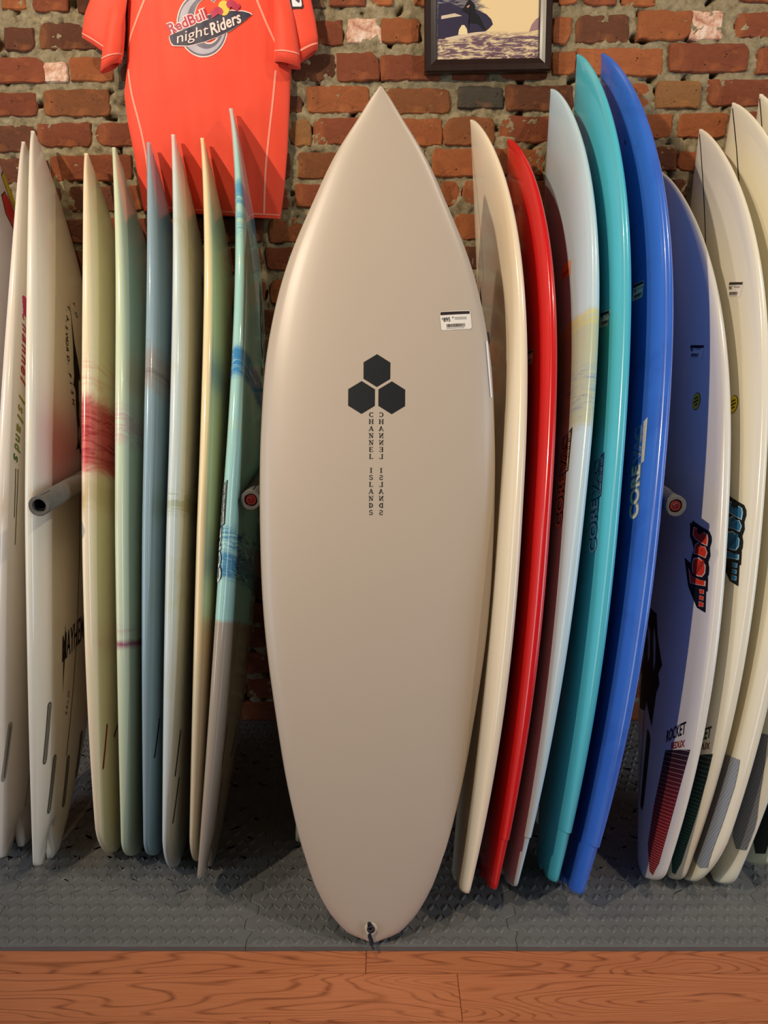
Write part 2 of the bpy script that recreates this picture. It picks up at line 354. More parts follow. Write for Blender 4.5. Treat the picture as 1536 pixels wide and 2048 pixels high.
# ------------------------------------------------------------------ surfboards
K = ('x', 'y', 'lean', 'yaw', 'tilt', 'L', 'W', 'T', 'rn', 'rt', 'na', 'tw', 'sw')
BD = {k: dict(zip(K, v)) for k, v in {
'L0': (-0.8525, 1.7451, 0.3379, -0.0001, -0.0338, 1.7703, 0.5051, 0.054, 0.12, 0.045, 2.002, 0.4199, 0.5301),
'L1': (-0.8142, 1.7024, 0.3685, 0.0044, -0.0026, 1.8003, 0.504, 0.054, 0.1274, 0.0444, 1.8398, 0.4175, 0.5276),
'L2': (-0.7207, 1.6831, 0.3694, 0.0288, -0.0303, 1.8436, 0.4997, 0.054, 0.1273, 0.0561, 2.0367, 0.2799, 0.535),
'L3': (-0.6022, 1.7332, 0.3484, -0.009, -0.0403, 1.7724, 0.5066, 0.054, 0.1192, 0.0314, 1.9341, 0.3984, 0.5231),
'L4': (-0.5339, 1.719, 0.3605, 0.003, -0.0313, 1.7922, 0.5046, 0.054, 0.1236, 0.0443, 1.7857, 0.3746, 0.5235),
'L5': (-0.4925, 1.7206, 0.3538, -0.001, -0.0082, 1.7983, 0.5048, 0.052, 0.1114, 0.0386, 1.9045, 0.3533, 0.526),
'L6': (-0.4404, 1.6786, 0.3724, -0.0013, 0.0039, 1.833, 0.5053, 0.054, 0.1186, 0.0348, 2.0131, 0.401, 0.5301),
'L7': (-0.3878, 1.6996, 0.3642, -0.0034, 0.0159, 1.8174, 0.5058, 0.052, 0.117, 0.035, 1.9027, 0.3897, 0.5281),
'L8': (-0.3530, 1.6292, 0.3908, 0.0103, 0.0538, 1.9049, 0.5048, 0.052, 0.1306, 0.041, 1.9922, 0.4078, 0.5307),
'R1': (0.2247, 1.5764, 0.4132, 0.0192, 0.0947, 1.8865, 0.5159, 0.058, 0.1371, 0.0528, 2.4976, 0.4114, 0.5582),
'R2': (0.2761, 1.5893, 0.412, 0.0051, 0.1048, 1.8376, 0.518, 0.056, 0.1148, 0.044, 2.6111, 0.4245, 0.5702),
'R3': (0.3194, 1.6111, 0.3714, 0.003, 0.1346, 1.942, 0.5167, 0.058, 0.1205, 0.0399, 2.6729, 0.3888, 0.5737),
'R4': (0.415, 1.629, 0.3502, -0.0071, 0.1067, 2.0124, 0.5146, 0.058, 0.1176, 0.0437, 2.5751, 0.3981, 0.5636),
'R5': (0.4687, 1.5861, 0.3728, 0.0178, 0.1394, 2.039, 0.5164, 0.058, 0.1512, 0.0554, 2.477, 0.3632, 0.5577),
'R6': (0.6571, 1.6252, 0.4217, -0.0151, 0.1171, 1.7675, 0.5047, 0.058, 0.1113, 0.0501, 2.2132, 0.28, 0.5365),
'R7': (0.7094, 1.6342, 0.3868, -0.0114, 0.1329, 1.8661, 0.5068, 0.054, 0.1093, 0.0449, 2.3576, 0.17, 0.5425),
'R8': (0.7462, 1.6302, 0.3688, 0.0055, 0.1721, 1.9236, 0.5161, 0.053, 0.1385, 0.0491, 2.4673, 0.3568, 0.5566),
'R9': (0.8182, 1.6203, 0.383, 0.0016, 0.1675, 1.9649, 0.5058, 0.058, 0.1271, 0.0546, 2.014, 0.20, 0.5277),
'R10': (0.905, 1.690, 0.34, 0.0, 0.165, 1.90, 0.50, 0.055, 0.12, 0.05, 2.1, 0.42, 0.53),
'C0': (-0.165, 1.775, 0.33, -0.009, 0.05, 1.7, 0.47, 0.05, 0.1192, 0.0314, 1.9341, 0.3, 0.5231)}.items()}
CK = [0, .006, .02, .045, .09, .16, .25, .36, .48, .6, .7, .8, .87, .93, .97, .99, 1.]
CW = [.006, .0415, .0745, .1075, .1421, .1774, .2086, .2372, .2504, .251, .2379, .1958, .1433, .0902, .0423, .0182, .004]
CM = []
for i in range(17):
    if i == 0: CM.append((CW[1]-CW[0])/(CK[1]-CK[0]))
    elif i == 16: CM.append((CW[16]-CW[15])/(CK[16]-CK[15]))
    else:
        h0, h1 = CK[i]-CK[i-1], CK[i+1]-CK[i]
        CM.append(((CW[i]-CW[i-1])/h0*h1+(CW[i+1]-CW[i])/h1*h0)/(h0+h1))
BD['CC'] = dict(x=-.0225, y=1.5002, lean=.285, yaw=0, tilt=.009, L=1.7658, W=.5, T=.06, rn=.11, rt=.045, na=2, tw=.4, sw=.5, centre=True)
for k, z in (('R2', .118), ('R3', .122), ('R4', .125), ('R5', .118)): BD[k]['wing'] = z
for k, n in (('L1', .08), ('L2', .10), ('L8', .05), ('R1', .02), ('R2', .02), ('R3', .02), ('R4', .02), ('R5', .02)): BD[k].update(notch=n, te=.008, tail=.72); BD[k]['L'] -= .014 if k in ('R1', 'R2', 'L8') else .010
BD['C0'].update(L=1.46)
for k in ('L1', 'L2'): BD[k]['tail'] = .7
for k, te in (('L3', .05), ('L6', .05), ('L7', .045), ('R8', .07), ('R9', .015), ('C0', .05), ('R6', .018), ('R7', .015)): BD[k]['te'] = te

def halfw(s, b):
    if b.get('centre'):
        s = min(max(s, 0), 1)
        for i in range(16):
            if s <= CK[i+1]: break
        h = CK[i+1]-CK[i]; t = (s-CK[i])/h
        return max(.002, CW[i]*(2*t**3-3*t*t+1)+CM[i]*h*(t**3-2*t*t+t)+CW[i+1]*(-2*t**3+3*t*t)+CM[i+1]*h*(t**3-t*t))
    sw = b['sw']
    if s > sw:
        u = min(1, (s-sw)/(1-sw)); return max(.003, b['W']/2*max(0, 1-u**b['na'])**.85)
    v = (sw-s)/sw; t = 1-(1-b['tw'])*v**2.3
    k = min(1, s/b.get('te', .03)); t *= max(0, 1-(1-k)**2)**.5
    w = b['W']/2*t
    if 'wing' in b:
        z = s*b['L']; w -= .009*min(1, max(0, (b['wing']-z)/.003))
    return max(.004, w)

def prof(s, b):
    w = halfw(s, b)
    th = b['T']*(1-.8*max(0, (s-.5)/.5)**2.2-b.get('tail', .62)*max(0, (.5-s)/.5)**2.4); th = min(th, .012+w*1.2)
    rk = b['rn']*max(0, (s-.45)/.55)**2.4+b['rt']*max(0, (.4-s)/.4)**2.2
    return w, th, rk

def yy(s, x, side, b, pr=None):          # height of deck (side 1) or bottom (-1) over the board's base line
    w, th, rk = pr or prof(s, b)
    c = min(1, abs(x)/w)**1.25; si = math.sqrt(max(0, 1-c*c)); ap = .42*th
    return rk+ap+((th-ap)*si**.95 if side > 0 else -ap*si**.6)

def surf(b, x, z, side, off):
    s = min(max(z/b['L'], .001), .999); pr = prof(s, b); w = pr[0]
    x = max(-w*.995, min(w*.995, x)); e = .002
    y = yy(s, x, side, b, pr)
    xa, xb = max(-w*.999, x-e), min(w*.999, x+e)
    g = (yy(s, xb, side, b, pr)-yy(s, xa, side, b, pr))/max(xb-xa, 1e-5)
    n = Vector((-g, 1, 0)).normalized()*(off*side)
    nz = b.get('notch', 0)
    return Vector((x+n.x, y+n.y, z))

def board_matrix(b):
    if b.get('centre'): B = Matrix(((-1, 0, 0), (0, -1, 0), (0, 0, 1)))
    else: B = Matrix(((0, -1, 0), (1, 0, 0), (0, 0, 1)))
    a = b['lean']; Rx = Matrix(((1, 0, 0), (0, cos(a), sin(a)), (0, -sin(a), cos(a))))
    t = b['tilt']; Ry = Matrix(((cos(t), 0, sin(t)), (0, 1, 0), (-sin(t), 0, cos(t))))
    y = b['yaw']; Rz = Matrix(((cos(y), -sin(y), 0), (sin(y), cos(y), 0), (0, 0, 1)))
    return Rz @ Ry @ Rx @ B

def make_board(key, m, label, name='surfboard', group=None):
    b = BD[key]; L = b['L']
    ss = [.0008, .003, .006, .01, .015, .021, .028, .036, .046]+[.06+.89*i/62 for i in range(63)]+[.957, .965, .972, .978, .984, .989, .993, .996, .9985, .9998]
    if 'wing' in b: ss += [(b['wing']+d)/L for d in (-.0045, -.003, 0, .0015)]
    ss = sorted(ss); nx = 15; xs = [sin(pi/2*(-1+2*i/(nx-1))) for i in range(nx)]
    vs = []
    for s in ss:
        pr = prof(s, b); w = pr[0]; z0 = s*L
        ring = [(x*w, yy(s, x*w, 1, b, pr)) for x in xs]+[(x*w, yy(s, x*w, -1, b, pr)) for x in xs[-2:0:-1]]
        for x, y in ring:
            z = z0
            if 'notch' in b and z0 < .12: z = z0+b['notch']*max(0, 1-abs(x)/(w*.75))*(1-z0/.12)**1.5*(1 if z0 < .12 else 0)
            vs.append((x, y, z))
    n = 2*nx-2; fs = []
    for r in range(len(ss)-1):
        for i in range(n):
            j = (i+1) % n; fs.append((r*n+i, (r+1)*n+i, (r+1)*n+j, r*n+j))
    a = len(vs); vs.append(tuple(sum(v[k] for v in vs[:n])/n for k in range(3))); 
    if 'notch' in b: fs += [(q, q+1, n-q-1, (n-q) % n) if q else (0, 1, n-1) for q in range(0, nx-2)]+[(nx-2, nx-1, nx)]
    else: fs += [(i, (i+1) % n, a) for i in range(n)]
    l0 = (len(ss)-1)*n; e = len(vs); vs.append((0, sum(v[1] for v in vs[l0:l0+n])/n, L+.0015)); fs += [(l0+(i+1) % n, l0+i, e) for i in range(n)]
    M = board_matrix(b); zmin = min((M @ Vector(v)).z for v in vs)
    root = thing(name, (b['x'], b['y'], .0146-zmin), label=label, cat='surfboard', group=group)
    root.rotation_euler = M.to_euler()
    me_bm = bmesh.new(); bv = [me_bm.verts.new(v) for v in vs]
    for f in fs: me_bm.faces.new([bv[q] for q in f])
    if 'notch' in b: me_bm.verts.remove(bv[a])
    bmesh.ops.recalc_face_normals(me_bm, faces=me_bm.faces)
    body = link('board_body', me_bm, m, root, True)
    b['root'] = root; b['body'] = body
    return root

def board_mat(name, base, rough=.22, coat=.4, bands=(), mottle=None, line=None):
    t = NT(name); v = t.coord(); sx = t.n('SeparateXYZ'); t.l(v, sx.inputs[0]); z = sx.outputs[2]
    n0 = t.noise(v, 5, 4); c = lin(base)
    col = t.mix(t.val('MULTIPLY', n0, .14), c, tuple(q*.75 for q in c[:3])+(1,))
    if mottle:
        for mc, sc, lo, amt in mottle:
            f = t.ramp(t.noise(v, sc, 6, .6, 1.0), [(lo, (0, 0, 0, 1)), (lo+.12, (1, 1, 1, 1))]); col = t.mix(t.val('MULTIPLY', f, amt), col, lin(mc))
    for (z0, z1, bc, amt, soft, sc, cover) in bands:
        nz = t.noise(t.coord((1, 1, 2.2)), sc, 6, .62, 1.4)
        zz = t.val('ADD', z, t.val('MULTIPLY', t.val('SUBTRACT', nz, .5), soft*3))
        def sm(a, c_):
            mr = t.n('MapRange', interpolation_type='SMOOTHSTEP'); t.l(zz, mr.inputs[0]); mr.inputs[1].default_value = a; mr.inputs[2].default_value = c_; return mr.outputs[0]
        k = t.val('MULTIPLY', sm(z0-soft, z0+soft), t.val('SUBTRACT', 1.0, sm(z1-soft, z1+soft)))
        if cover < 1:
            nn = t.noise(t.coord((1, 1, 8)), sc*.7, 6, .7, 1.2); mr = t.n('MapRange'); t.l(nn, mr.inputs[0]); mr.inputs[1].default_value = .62-cover*.3; mr.inputs[2].default_value = .72-cover*.3; k = t.val('MULTIPLY', k, mr.outputs[0])
        col = t.mix(t.val('MULTIPLY', k, amt, clamp=True), col, lin(bc))
    t.base(col); t.rough(rough, .5, coat)
    t.b.inputs['Subsurface Weight'].default_value = 0
    return t.m

def slab(b, name, polys, m, side=1, off=.0005, kind=None, step=.014, parent=None, label=None):
    bm = bmesh.new()
    if isinstance(polys, bmesh.types.BMesh): bm.free(); bm = polys
    else:
        for p in polys:
            try: bm.faces.new([bm.verts.new((x, z, 0)) for x, z in p])
            except ValueError: pass
        bmesh.ops.triangulate(bm, faces=bm.faces)
    xs = [v.co.x for v in bm.verts]; zs = [v.co.y for v in bm.verts]
    for lo, hi, ax, st in ((min(xs), max(xs), 0, step), (min(zs), max(zs), 1, step*2)):
        k = math.ceil(lo/st)
        while k*st < hi:
            co = [0, 0, 0]; co[ax] = k*st; no = [0, 0, 0]; no[ax] = 1
            bmesh.ops.bisect_plane(bm, geom=bm.verts[:]+bm.edges[:]+bm.faces[:], plane_co=co, plane_no=no, dist=1e-6); k += 1
    for v in bm.verts: v.co = surf(b, v.co.x, v.co.y, side, off)
    o = link(name, bm, m, parent or b['root'], True)
    if kind: o['kind'] = kind
    if label: o['label'] = label
    return o

def text_bm(txt, size, bold=0., align='LEFT', shear=0., sx=1., space=1.):
    cu = bpy.data.curves.new('lettering', 'FONT'); cu.body = txt; cu.size = size; cu.offset = bold; cu.align_x = align; cu.shear = shear; cu.space_character = space; cu.resolution_u = 3
    o = bpy.data.objects.new('lettering', cu); C.objects.link(o)
    dg = bpy.context.evaluated_depsgraph_get(); me = bpy.data.meshes.new_from_object(o.evaluated_get(dg))
    bm = bmesh.new(); bm.from_mesh(me); bpy.data.meshes.remove(me); bpy.data.objects.remove(o)
    for v in bm.verts: v.co.x *= sx; v.co.z = 0
    return bm

def text_on(b, txt, org, right, up, size, m, side=1, off=.0009, name='lettering', fit=None, **kw):
    bm = text_bm(txt, size, **kw)
    if fit:
        x0 = min(v.co.x for v in bm.verts); x1 = max(v.co.x for v in bm.verts)
        for v in bm.verts: v.co.x = (v.co.x-x0)*fit/(x1-x0)
    r, u = Vector(right), Vector(up)
    for v in bm.verts:
        q = Vector(org)+r*v.co.x+u*v.co.y; v.co = (q.x, q.y, 0)
    return slab(b, name, bm, m, side, off, step=.012)

def stadium(x0, z0, x1, z1, r, n=8):
    d = Vector((x1-x0, z1-z0)).normalized(); p = Vector((-d.y, d.x)); out = []
    for c, s0 in ((Vector((x1, z1)), 1), (Vector((x0, z0)), -1)):
        for i in range(n+1):
            a = -pi/2+pi*i/n; q = c+s0*(d*cos(a)*r+p*sin(a)*r) ; out.append((q.x, q.y))
    return out

def ellipse(cx, cz, a, c, n=24, rot=0): return [(cx+a*cos(t)*cos(rot)-c*sin(t)*sin(rot), cz+a*cos(t)*sin(rot)+c*sin(t)*cos(rot)) for t in [2*pi*i/n for i in range(n)]]

INK = flat((22, 22, 26), .4); WHT = flat((232, 226, 216), .4)

def price_tag(b, x0, z0, ang, w=.066, h=.040, side=1, sgn=1, price='895', paper=(232, 226, 216)):
    # sgn: -1 when the viewer's right is the board's -x
    ca, sa = cos(ang), sin(ang)
    def P(u, v): return (x0+sgn*(u*ca-v*sa), z0+u*sa+v*ca)
    r = .003
    outl = [P(r, 0), P(w-r, 0), P(w, r), P(w, h-r), P(w-r, h), P(r, h), P(0, h-r), P(0, r)]
    root = slab(b, 'price_sticker', [outl], flat(paper, .35), side, .0005)
    slab(b, 'sticker_band', [[P(.001, h-.0075), P(w-.002, h-.0075), P(w-.002, h-.0015), P(.003, h-.0008), P(.001, h-.003)]], flat((48, 38, 38), .4), side, .0008, parent=root)
    R = (sgn*ca, sa); U = (-sgn*sa, ca)
    for txt, u, v, sz, bold, mm in (('$', .003, .0225, .006, .0001, INK), (price, .0062, .018, .0125, .0002, INK), ('00', .025, .024, .005, 0, INK)):
        o = text_on(b, txt, P(u, v), R, U, sz, mm, side, .0009, name='printed_price', bold=bold, sx=.8); o.parent = root
    bars = []; u = .012; rr = random.Random(3)
    while u < .052:
        d = rr.choice((.0005, .0009, .0014)); bars.append([P(u, .0055), P(u+d, .0055), P(u+d, .0125), P(u, .0125)]); u += d+rr.choice((.0006, .001))
    for v in (.0245, .0215):
        u = .031
        while u < .055: d = rr.uniform(.001, .0025); bars.append([P(u, v), P(u+d, v), P(u+d, v+.0012), P(u, v+.0012)]); u += d+.0007
    u = .012
    while u < .05: bars.append([P(u, .0025), P(u+.0016, .0025), P(u+.0016, .004), P(u, .004)]); u += .0032
    o = slab(b, 'barcode', bars, flat((84, 76, 74), .4), side, .0009, parent=root, kind='stuff')
    return root

def yellow_sticker(b, x, z):
    o = slab(b, 'round_sticker', [ellipse(x, z, .019, .021)], INK, 1, .0005)
    slab(b, 'sticker_face', [ellipse(x, z, .0175, .0195)], flat((232, 208, 40), .35), 1, .0008, parent=o)
    bars = []
    for i, w in enumerate((.009, .011, .007)):
        zz = z+.008-.008*i; u = -w
        while u < w-.001: bars.append([(x+u, zz-.002), (x+u+.0022, zz-.002), (x+u+.0022, zz+.002), (x+u, zz+.002)]); u += .0029
    slab(b, 'sticker_print', bars, INK, 1, .0011, parent=o, kind='stuff')

# --- the big pale board in front
def centre_board():
    m = board_mat('warm_grey_matte', (188, 173, 156), .36, 0)
    root = make_board('CC', m, 'large warm grey pointed surfboard with black hexagon logo, standing alone in front')
    b = BD['CC']; black = flat((18, 22, 26), .5)
    hx = lambda cx, cz, r=.0348: [(cx+r*.935*sin(pi/3*i), cz+r*cos(pi/3*i)) for i in range(6)]
    for cx, cz in ((.0028, 1.1768), (.0348, 1.1196), (-.0290, 1.1196)): slab(b, 'hexagon', [hx(cx, cz)], black, 1, .0005)
    # serif capitals drawn as strokes, once plain and once mirrored
    def bar(x0, z0, x1, z1, w):
        d = Vector((x1-x0, z1-z0)); l = d.length or 1; p = Vector((-d.y, d.x))/l*w/2
        return [(x0+p.x, z0+p.y), (x1+p.x, z1+p.y), (x1-p.x, z1-p.y), (x0-p.x, z0-p.y)]
    T, H_ = .2, .09
    def arc(cx, cz, rx, rz, a0, a1, tf, n=14):
        out = []; 
        for i in range(n):
            t0, t1 = a0+(a1-a0)*i/n, a0+(a1-a0)*(i+1)/n
            w0, w1 = tf(t0)/2, tf(t1)/2
            o = lambda t, w, sg: (cx+(rx+sg*w)*cos(t), cz+(rz+sg*w)*sin(t))
            out.append([o(t0, w0, 1), o(t1, w1, 1), o(t1, w1, -1), o(t0, w0, -1)])
        return out
    sf = lambda x, z, w=.42: bar(x-w/2, z, x+w/2, z, .08)
    thick = lambda t: .08+.13*abs(cos(t))
    G = {
     'C': arc(.55, .5, .38, .43, RD(48), RD(312), thick)+[bar(.83, .66, .83, .95, .07), bar(.83, .05, .83, .3, .07)],
     'H': [bar(.2, 0, .2, 1, T), bar(.8, 0, .8, 1, T), bar(.2, .5, .8, .5, H_), sf(.2, .04), sf(.2, .96), sf(.8, .04), sf(.8, .96)],
     'A': [bar(.5, 1, .12, 0, H_), bar(.48, 1, .85, 0, T), bar(.25, .34, .75, .34, H_), sf(.12, .04, .34), sf(.85, .04, .36)],
     'N': [bar(.2, 0, .2, 1, H_), bar(.18, .97, .8, .03, T), bar(.8, 0, .8, 1, H_), sf(.2, .04), sf(.14, .96, .34), sf(.8, .96)],
     'E': [bar(.25, 0, .25, 1, T), bar(.1, .96, .82, .96, H_), bar(.1, .04, .85, .04, H_), bar(.25, .52, .65, .52, H_), bar(.82, .96, .82, .74, .07), bar(.85, .04, .85, .28, .07), bar(.65, .4, .65, .64, .07)],
     'L': [bar(.3, 0, .3, 1, T), sf(.3, .96), bar(.1, .04, .85, .04, H_), bar(.85, .04, .85, .3, .07)],
     'I': [bar(.5, 0, .5, 1, T), sf(.5, .04, .5), sf(.5, .96, .5)],
     'D': [bar(.25, 0, .25, 1, T)]+arc(.3, .5, .5, .45, RD(-90), RD(90), thick)+[bar(.08, .95, .35, .95, H_), bar(.08, .05, .35, .05, H_)],
     'S': arc(.48, .73, .27, .22, RD(30), RD(270), lambda t: .13)+arc(.5, .27, .3, .24, RD(90), RD(-150), lambda t: .14)+[bar(.74, .72, .74, .98, .07), bar(.2, .02, .2, .3, .07)]}
    zz = [1.0835-i*.01475 for i in range(15)]
    for col, (cx, mir) in enumerate(((.0140, 1), (-.0072, -1))):
        polys = []
        for i, ch in enumerate('CHANNEL ISLANDS'):
            if ch == ' ': continue
            z = zz[i]; s_ = .0103
            for p in G[ch]: polys.append([(cx-mir*(x-.5)*s_-(i*.00010), z-s_/2+y*s_) for x, y in p])
        slab(b, 'lettering', polys, black, 1, .0005)
    price_tag(b, -.1330, 1.2640, .10, .066, .0395, 1, -1)
    slab(b, 'edge_label', [[(-.2290, 1.246), (-.2330, 1.248), (-.2437, 1.128), (-.2405, 1.126)]], flat((236, 238, 244), .3), 1, .001)
    # leash plug and cord
    q = surf(b, .0045, .028, 1, 0)
    def disc(r0, h, name, mat_, par, dx=0):
        bm = bmesh.new(); bmesh.ops.create_cone(bm, cap_ends=True, segments=28, radius1=r0, radius2=r0*.94, depth=h)
        bmesh.ops.transform(bm, matrix=Matrix.Translation(q+Vector((dx, h/2-.0005, 0))) @ Matrix.Rotation(-pi/2, 4, 'X'), verts=bm.verts)
        return link(name, bm, mat_, par)
    pl = disc(.0125, .0022, 'leash_plug', flat((226, 218, 196), .35), root); disc(.0085, .0026, 'plug_cup', flat((60, 56, 50), .5), pl)
    cu = bpy.data.curves.new('leash_cord', 'CURVE'); cu.dimensions = '3D'; cu.bevel_depth = .0024; cu.bevel_resolution = 2; cu.resolution_u = 6
    def spl(pts):
        sp = cu.splines.new('BEZIER'); sp.bezier_points.add(len(pts)-1)
        for bp, p in zip(sp.bezier_points, pts): bp.co = q+Vector(p); bp.handle_left_type = bp.handle_right_type = 'AUTO'
    spl([(.003, .002, .001), (.005, .007, .010), (.0035, .009, .016), (0, .008, .012), (.0, .006, .002), (.002, .009, -.004), (-.001, .011, -.012), (-.004, .012, -.022), (-.003, .0135, -.0275), (-.006, .0165, -.0335)])
    spl([(-.002, .002, .0), (-.003, .008, .007), (.002, .0105, .008), (.005, .009, .003), (-.001, .0115, .001), (-.004, .0085, .005), (.001, .0115, -.003), (.004, .010, -.010), (.001, .013, -.018), (-.001, .0135, -.026)])
    o = bpy.data.objects.new('leash_cord', cu); C.objects.link(o); me = bpy.data.meshes.new_from_object(o.evaluated_get(bpy.context.evaluated_depsgraph_get())); bpy.data.objects.remove(o)
    link('leash_cord', me, plain('black_cord', (24, 24, 32), .5), root, True)
centre_board()

GL = 'thin boards racked to the left of the big grey board'; GR = 'boards racked to the right of the big grey board'
def fin_box(b, x0, z0, x1, z1, r=.0100, col=(84, 88, 80)):
    o = slab(b, 'fin_box', [stadium(x0, z0, x1, z1, r)], flat(col, .4), -1, .0005)
    slab(b, 'box_infill', [stadium(x0, z0, x1, z1, r*.45)], flat((150, 145, 128), .4), -1, .0009, parent=o)
    slab(b, 'fin_slot', [stadium(x0, z0, x1, z1, .0012)], INK, -1, .0013, parent=o)
def dark_fin_slot(b, x0, z0, x1, z1, col=(20, 26, 26), r=.0035): slab(b, 'fin_slot', [stadium(x0, z0, x1, z1, r)], flat(col, .4), -1, .0006)
def stringer(b, z0, z1, side, w=.0014, col=(26, 24, 22), x=0):
    n = 24; slab(b, 'stringer', [[(x-w, z0), (x+w, z0), (x+w, z1), (x-w, z1)]], flat(col, .4), side, .0004, step=.05)
def hexes(b, dx=0):
    for col, pts in (((200, 182, 20), [(.030, 1.728), (.058, 1.690), (.064, 1.640), (.046, 1.622), (.018, 1.650), (.004, 1.700)]), ((176, 28, 24), [(.000, 1.652), (.026, 1.635), (.044, 1.600), (.036, 1.560), (.004, 1.545), (-.030, 1.575), (-.032, 1.625)]), ((60, 56, 84), [(.070, 1.638), (.100, 1.640), (.112, 1.600), (.086, 1.560), (.050, 1.575), (.050, 1.612)])):
        cx = sum(p[0] for p in pts)/len(pts); cz = sum(p[1] for p in pts)/len(pts)
        o = slab(b, 'hexagon', [[(x+dx, z) for x, z in pts]], flat((50, 44, 36), .4), -1, .0005)
        slab(b, 'hexagon_fill', [[(cx+dx+(x-cx)*.9, cz+(z-cz)*.93) for x, z in pts]], flat(col, .4), -1, .0009, parent=o)
    slab(b, 'pin_line', [[(.0172+dx, 1.745), (.0186+dx, 1.745), (.0310+dx, 1.727), (.0296+dx, 1.727)]], INK, -1, .0005)

# --- left of the centre, from the frame edge inward
make_board('L0', board_mat('lilac_white', (206, 200, 204)), 'white board cut by the left frame edge, yellow and red hexagons on its nose', group=GL); b = BD['L0']
hexes(b); slab(b, 'dot_print', [ellipse(-.165, 1.285, .006, .012)], flat((190, 30, 90)), -1)
make_board('L1', board_mat('rosy_white', (228, 218, 206)), 'white board with rainbow script lettering along its edge, second from the left', group=GL); b = BD['L1']
hexes(b, .03)
for txt, z0, z1, cs in (('Channel', 1.245, 1.062, [(196, 30, 100), (190, 24, 70), (188, 30, 40), (196, 60, 30)]), ('Islands', 1.042, .880, [(150, 130, 20), (140, 140, 24), (110, 130, 30), (60, 110, 50)])):
    n = len(txt); q = (z0-z1)/n
    for i, ch in enumerate(txt):
        zz = z0-i*q; xx = -.181-.032*(1.284-zz)/.3
        text_on(b, ch, (xx, zz), (0, -1), (1, 0), .034, flat(cs[min(3, i*4//n)]), -1, name='script_letter', shear=.4, bold=.0006, fit=q*.86)
slab(b, 'emblem', [ellipse(-.172, 1.283-.011*i, .010, .008) for i in range(4)], flat((196, 30, 100)), -1)
for dx in (0, .010): slab(b, 'pin_line', [[(-.212+dx, .87), (-.2095+dx, .87), (-.2035+dx, .76-dx*6), (-.206+dx, .76-dx*6)]], flat((50, 90, 60)), -1)
stringer(b, .10, .62, -1); fin_box(b, -.1355, .190, -.1391, .300, r=.010, col=(150, 146, 140))
make_board('L2', board_mat('bone_white', (226, 222, 208)), 'white swallow-tail board with black swordfish print and oval fin boxes, third from the left', group=GL); b = BD['L2']
for q in ((-.1153, .244, -.1227, .361), (-.0544, .1265, -.0617, .2385), (.1100, .175, .1078, .2715), (.037, .122, .027, .224)): fin_box(b, *q)
stringer(b, .235, 1.10, -1, .0020, x=.012)
FI = [(.0183, 1.372), (.0205, 1.31), (.026, 1.25), (.040, 1.215), (.052, 1.17), (.046, 1.155), (.038, 1.16), (.034, 1.11), (.030, 1.06), (.040, 1.03), (.028, 1.035), (.024, 1.01), (.034, .985), (.048, .965), (.024, .977), (.006, .968), (.018, .99), (.019, 1.02), (.012, 1.06), (.012, 1.12), (.004, 1.13), (-.002, 1.13), (.008, 1.16), (.007, 1.19), (.014, 1.24), (.017, 1.31)]
slab(b, 'swordfish_print', [[(x-.024, z) for x, z in FI]], INK, -1)
AR = [(-.0134, 1.343), (-.030, 1.305), (-.0431, 1.272), (-.0486, 1.231), (-.046, 1.185), (-.0368, 1.137), (-.024, 1.095)]
for i, ch in enumerate('T.A.SWORD.FISH'):
    f = i/13*6; k = min(5, int(f)); u = f-k; x = AR[k][0]*(1-u)+AR[k+1][0]*u; z = AR[k][1]*(1-u)+AR[k+1][1]*u
    text_on(b, ch, (x-.014, z), (0, -1), (1, 0), .022, INK, -1, name='lettering', bold=.0004)
for i, ch in enumerate('YO'): text_on(b, ch, (.022+.010*i, 1.372-.024*i), (0, -1), (1, 0), .020, INK, -1, name='lettering', bold=.0004)
text_on(b, 'MAYHEM', (-.072, .455), (.92, .38), (-.2, 1), .085, INK, -1, name='brush_lettering', shear=.2, bold=.001, fit=.15)
slab(b, 'brush_stroke', [[(-.064, .545), (-.056, .49), (-.056, .42), (-.050, .385), (-.060, .42), (-.067, .48)]], INK, -1)
text_on(b, '5-9 x 20', (-.016, .33), (.1, 1), (-1, .1), .016, INK, -1, name='brush_lettering', shear=.3)
make_board('L3', board_mat('cream_tie_dye', (238, 222, 190), bands=[(.80, .86, (206, 178, 128), .5, .02, 7, 1), (.875, 1.045, (206, 48, 60), .85, .022, 9, 1), (.90, 1.02, (168, 24, 44), .8, .02, 12, .55), (1.06, 1.14, (226, 120, 110), .35, .03, 10, .5)]), 'cream board with a red tie-dye band across its middle, third from last before the shirt hem', group=GL)
BD['L3']['root']['label'] = 'cream board with a red tie-dye band across its middle'
dark_fin_slot(BD['L3'], -.1349, .309, -.1400, .2166, (140, 20, 24)); dark_fin_slot(BD['L3'], -.0718, .299, -.089, .2787, (90, 26, 20))
make_board('L4', board_mat('pale_mint', (206, 220, 190), bands=[(.94, 1.02, (206, 150, 160), .6, .02, 10, .6), (.486, .500, (150, 36, 96), .9, .008, 8, .8), (.515, .530, (190, 140, 150), .5, .012, 9, .7)]), 'pale mint green board with a thin magenta streak near its tail', group=GL)
make_board('L5', board_mat('slate_blue', (142, 168, 182), bands=[(1.065, 1.16, (150, 132, 120), .65, .03, 8, 1), (1.09, 1.11, (110, 96, 100), .6, .01, 14, .6)]), 'slate blue board with a brown smudge across its edge', group=GL)
dark_fin_slot(BD['L5'], -.1288, .325, -.1368, .244)
make_board('L6', board_mat('ice_blue', (206, 218, 216), mottle=[((190, 196, 150), 3, .55, .4)], bands=[(.79, .84, (160, 168, 130), .7, .015, 8, .8)]), 'ice blue board with two black fin slots, between the slate blue and cream boards', group=GL); b = BD['L6']
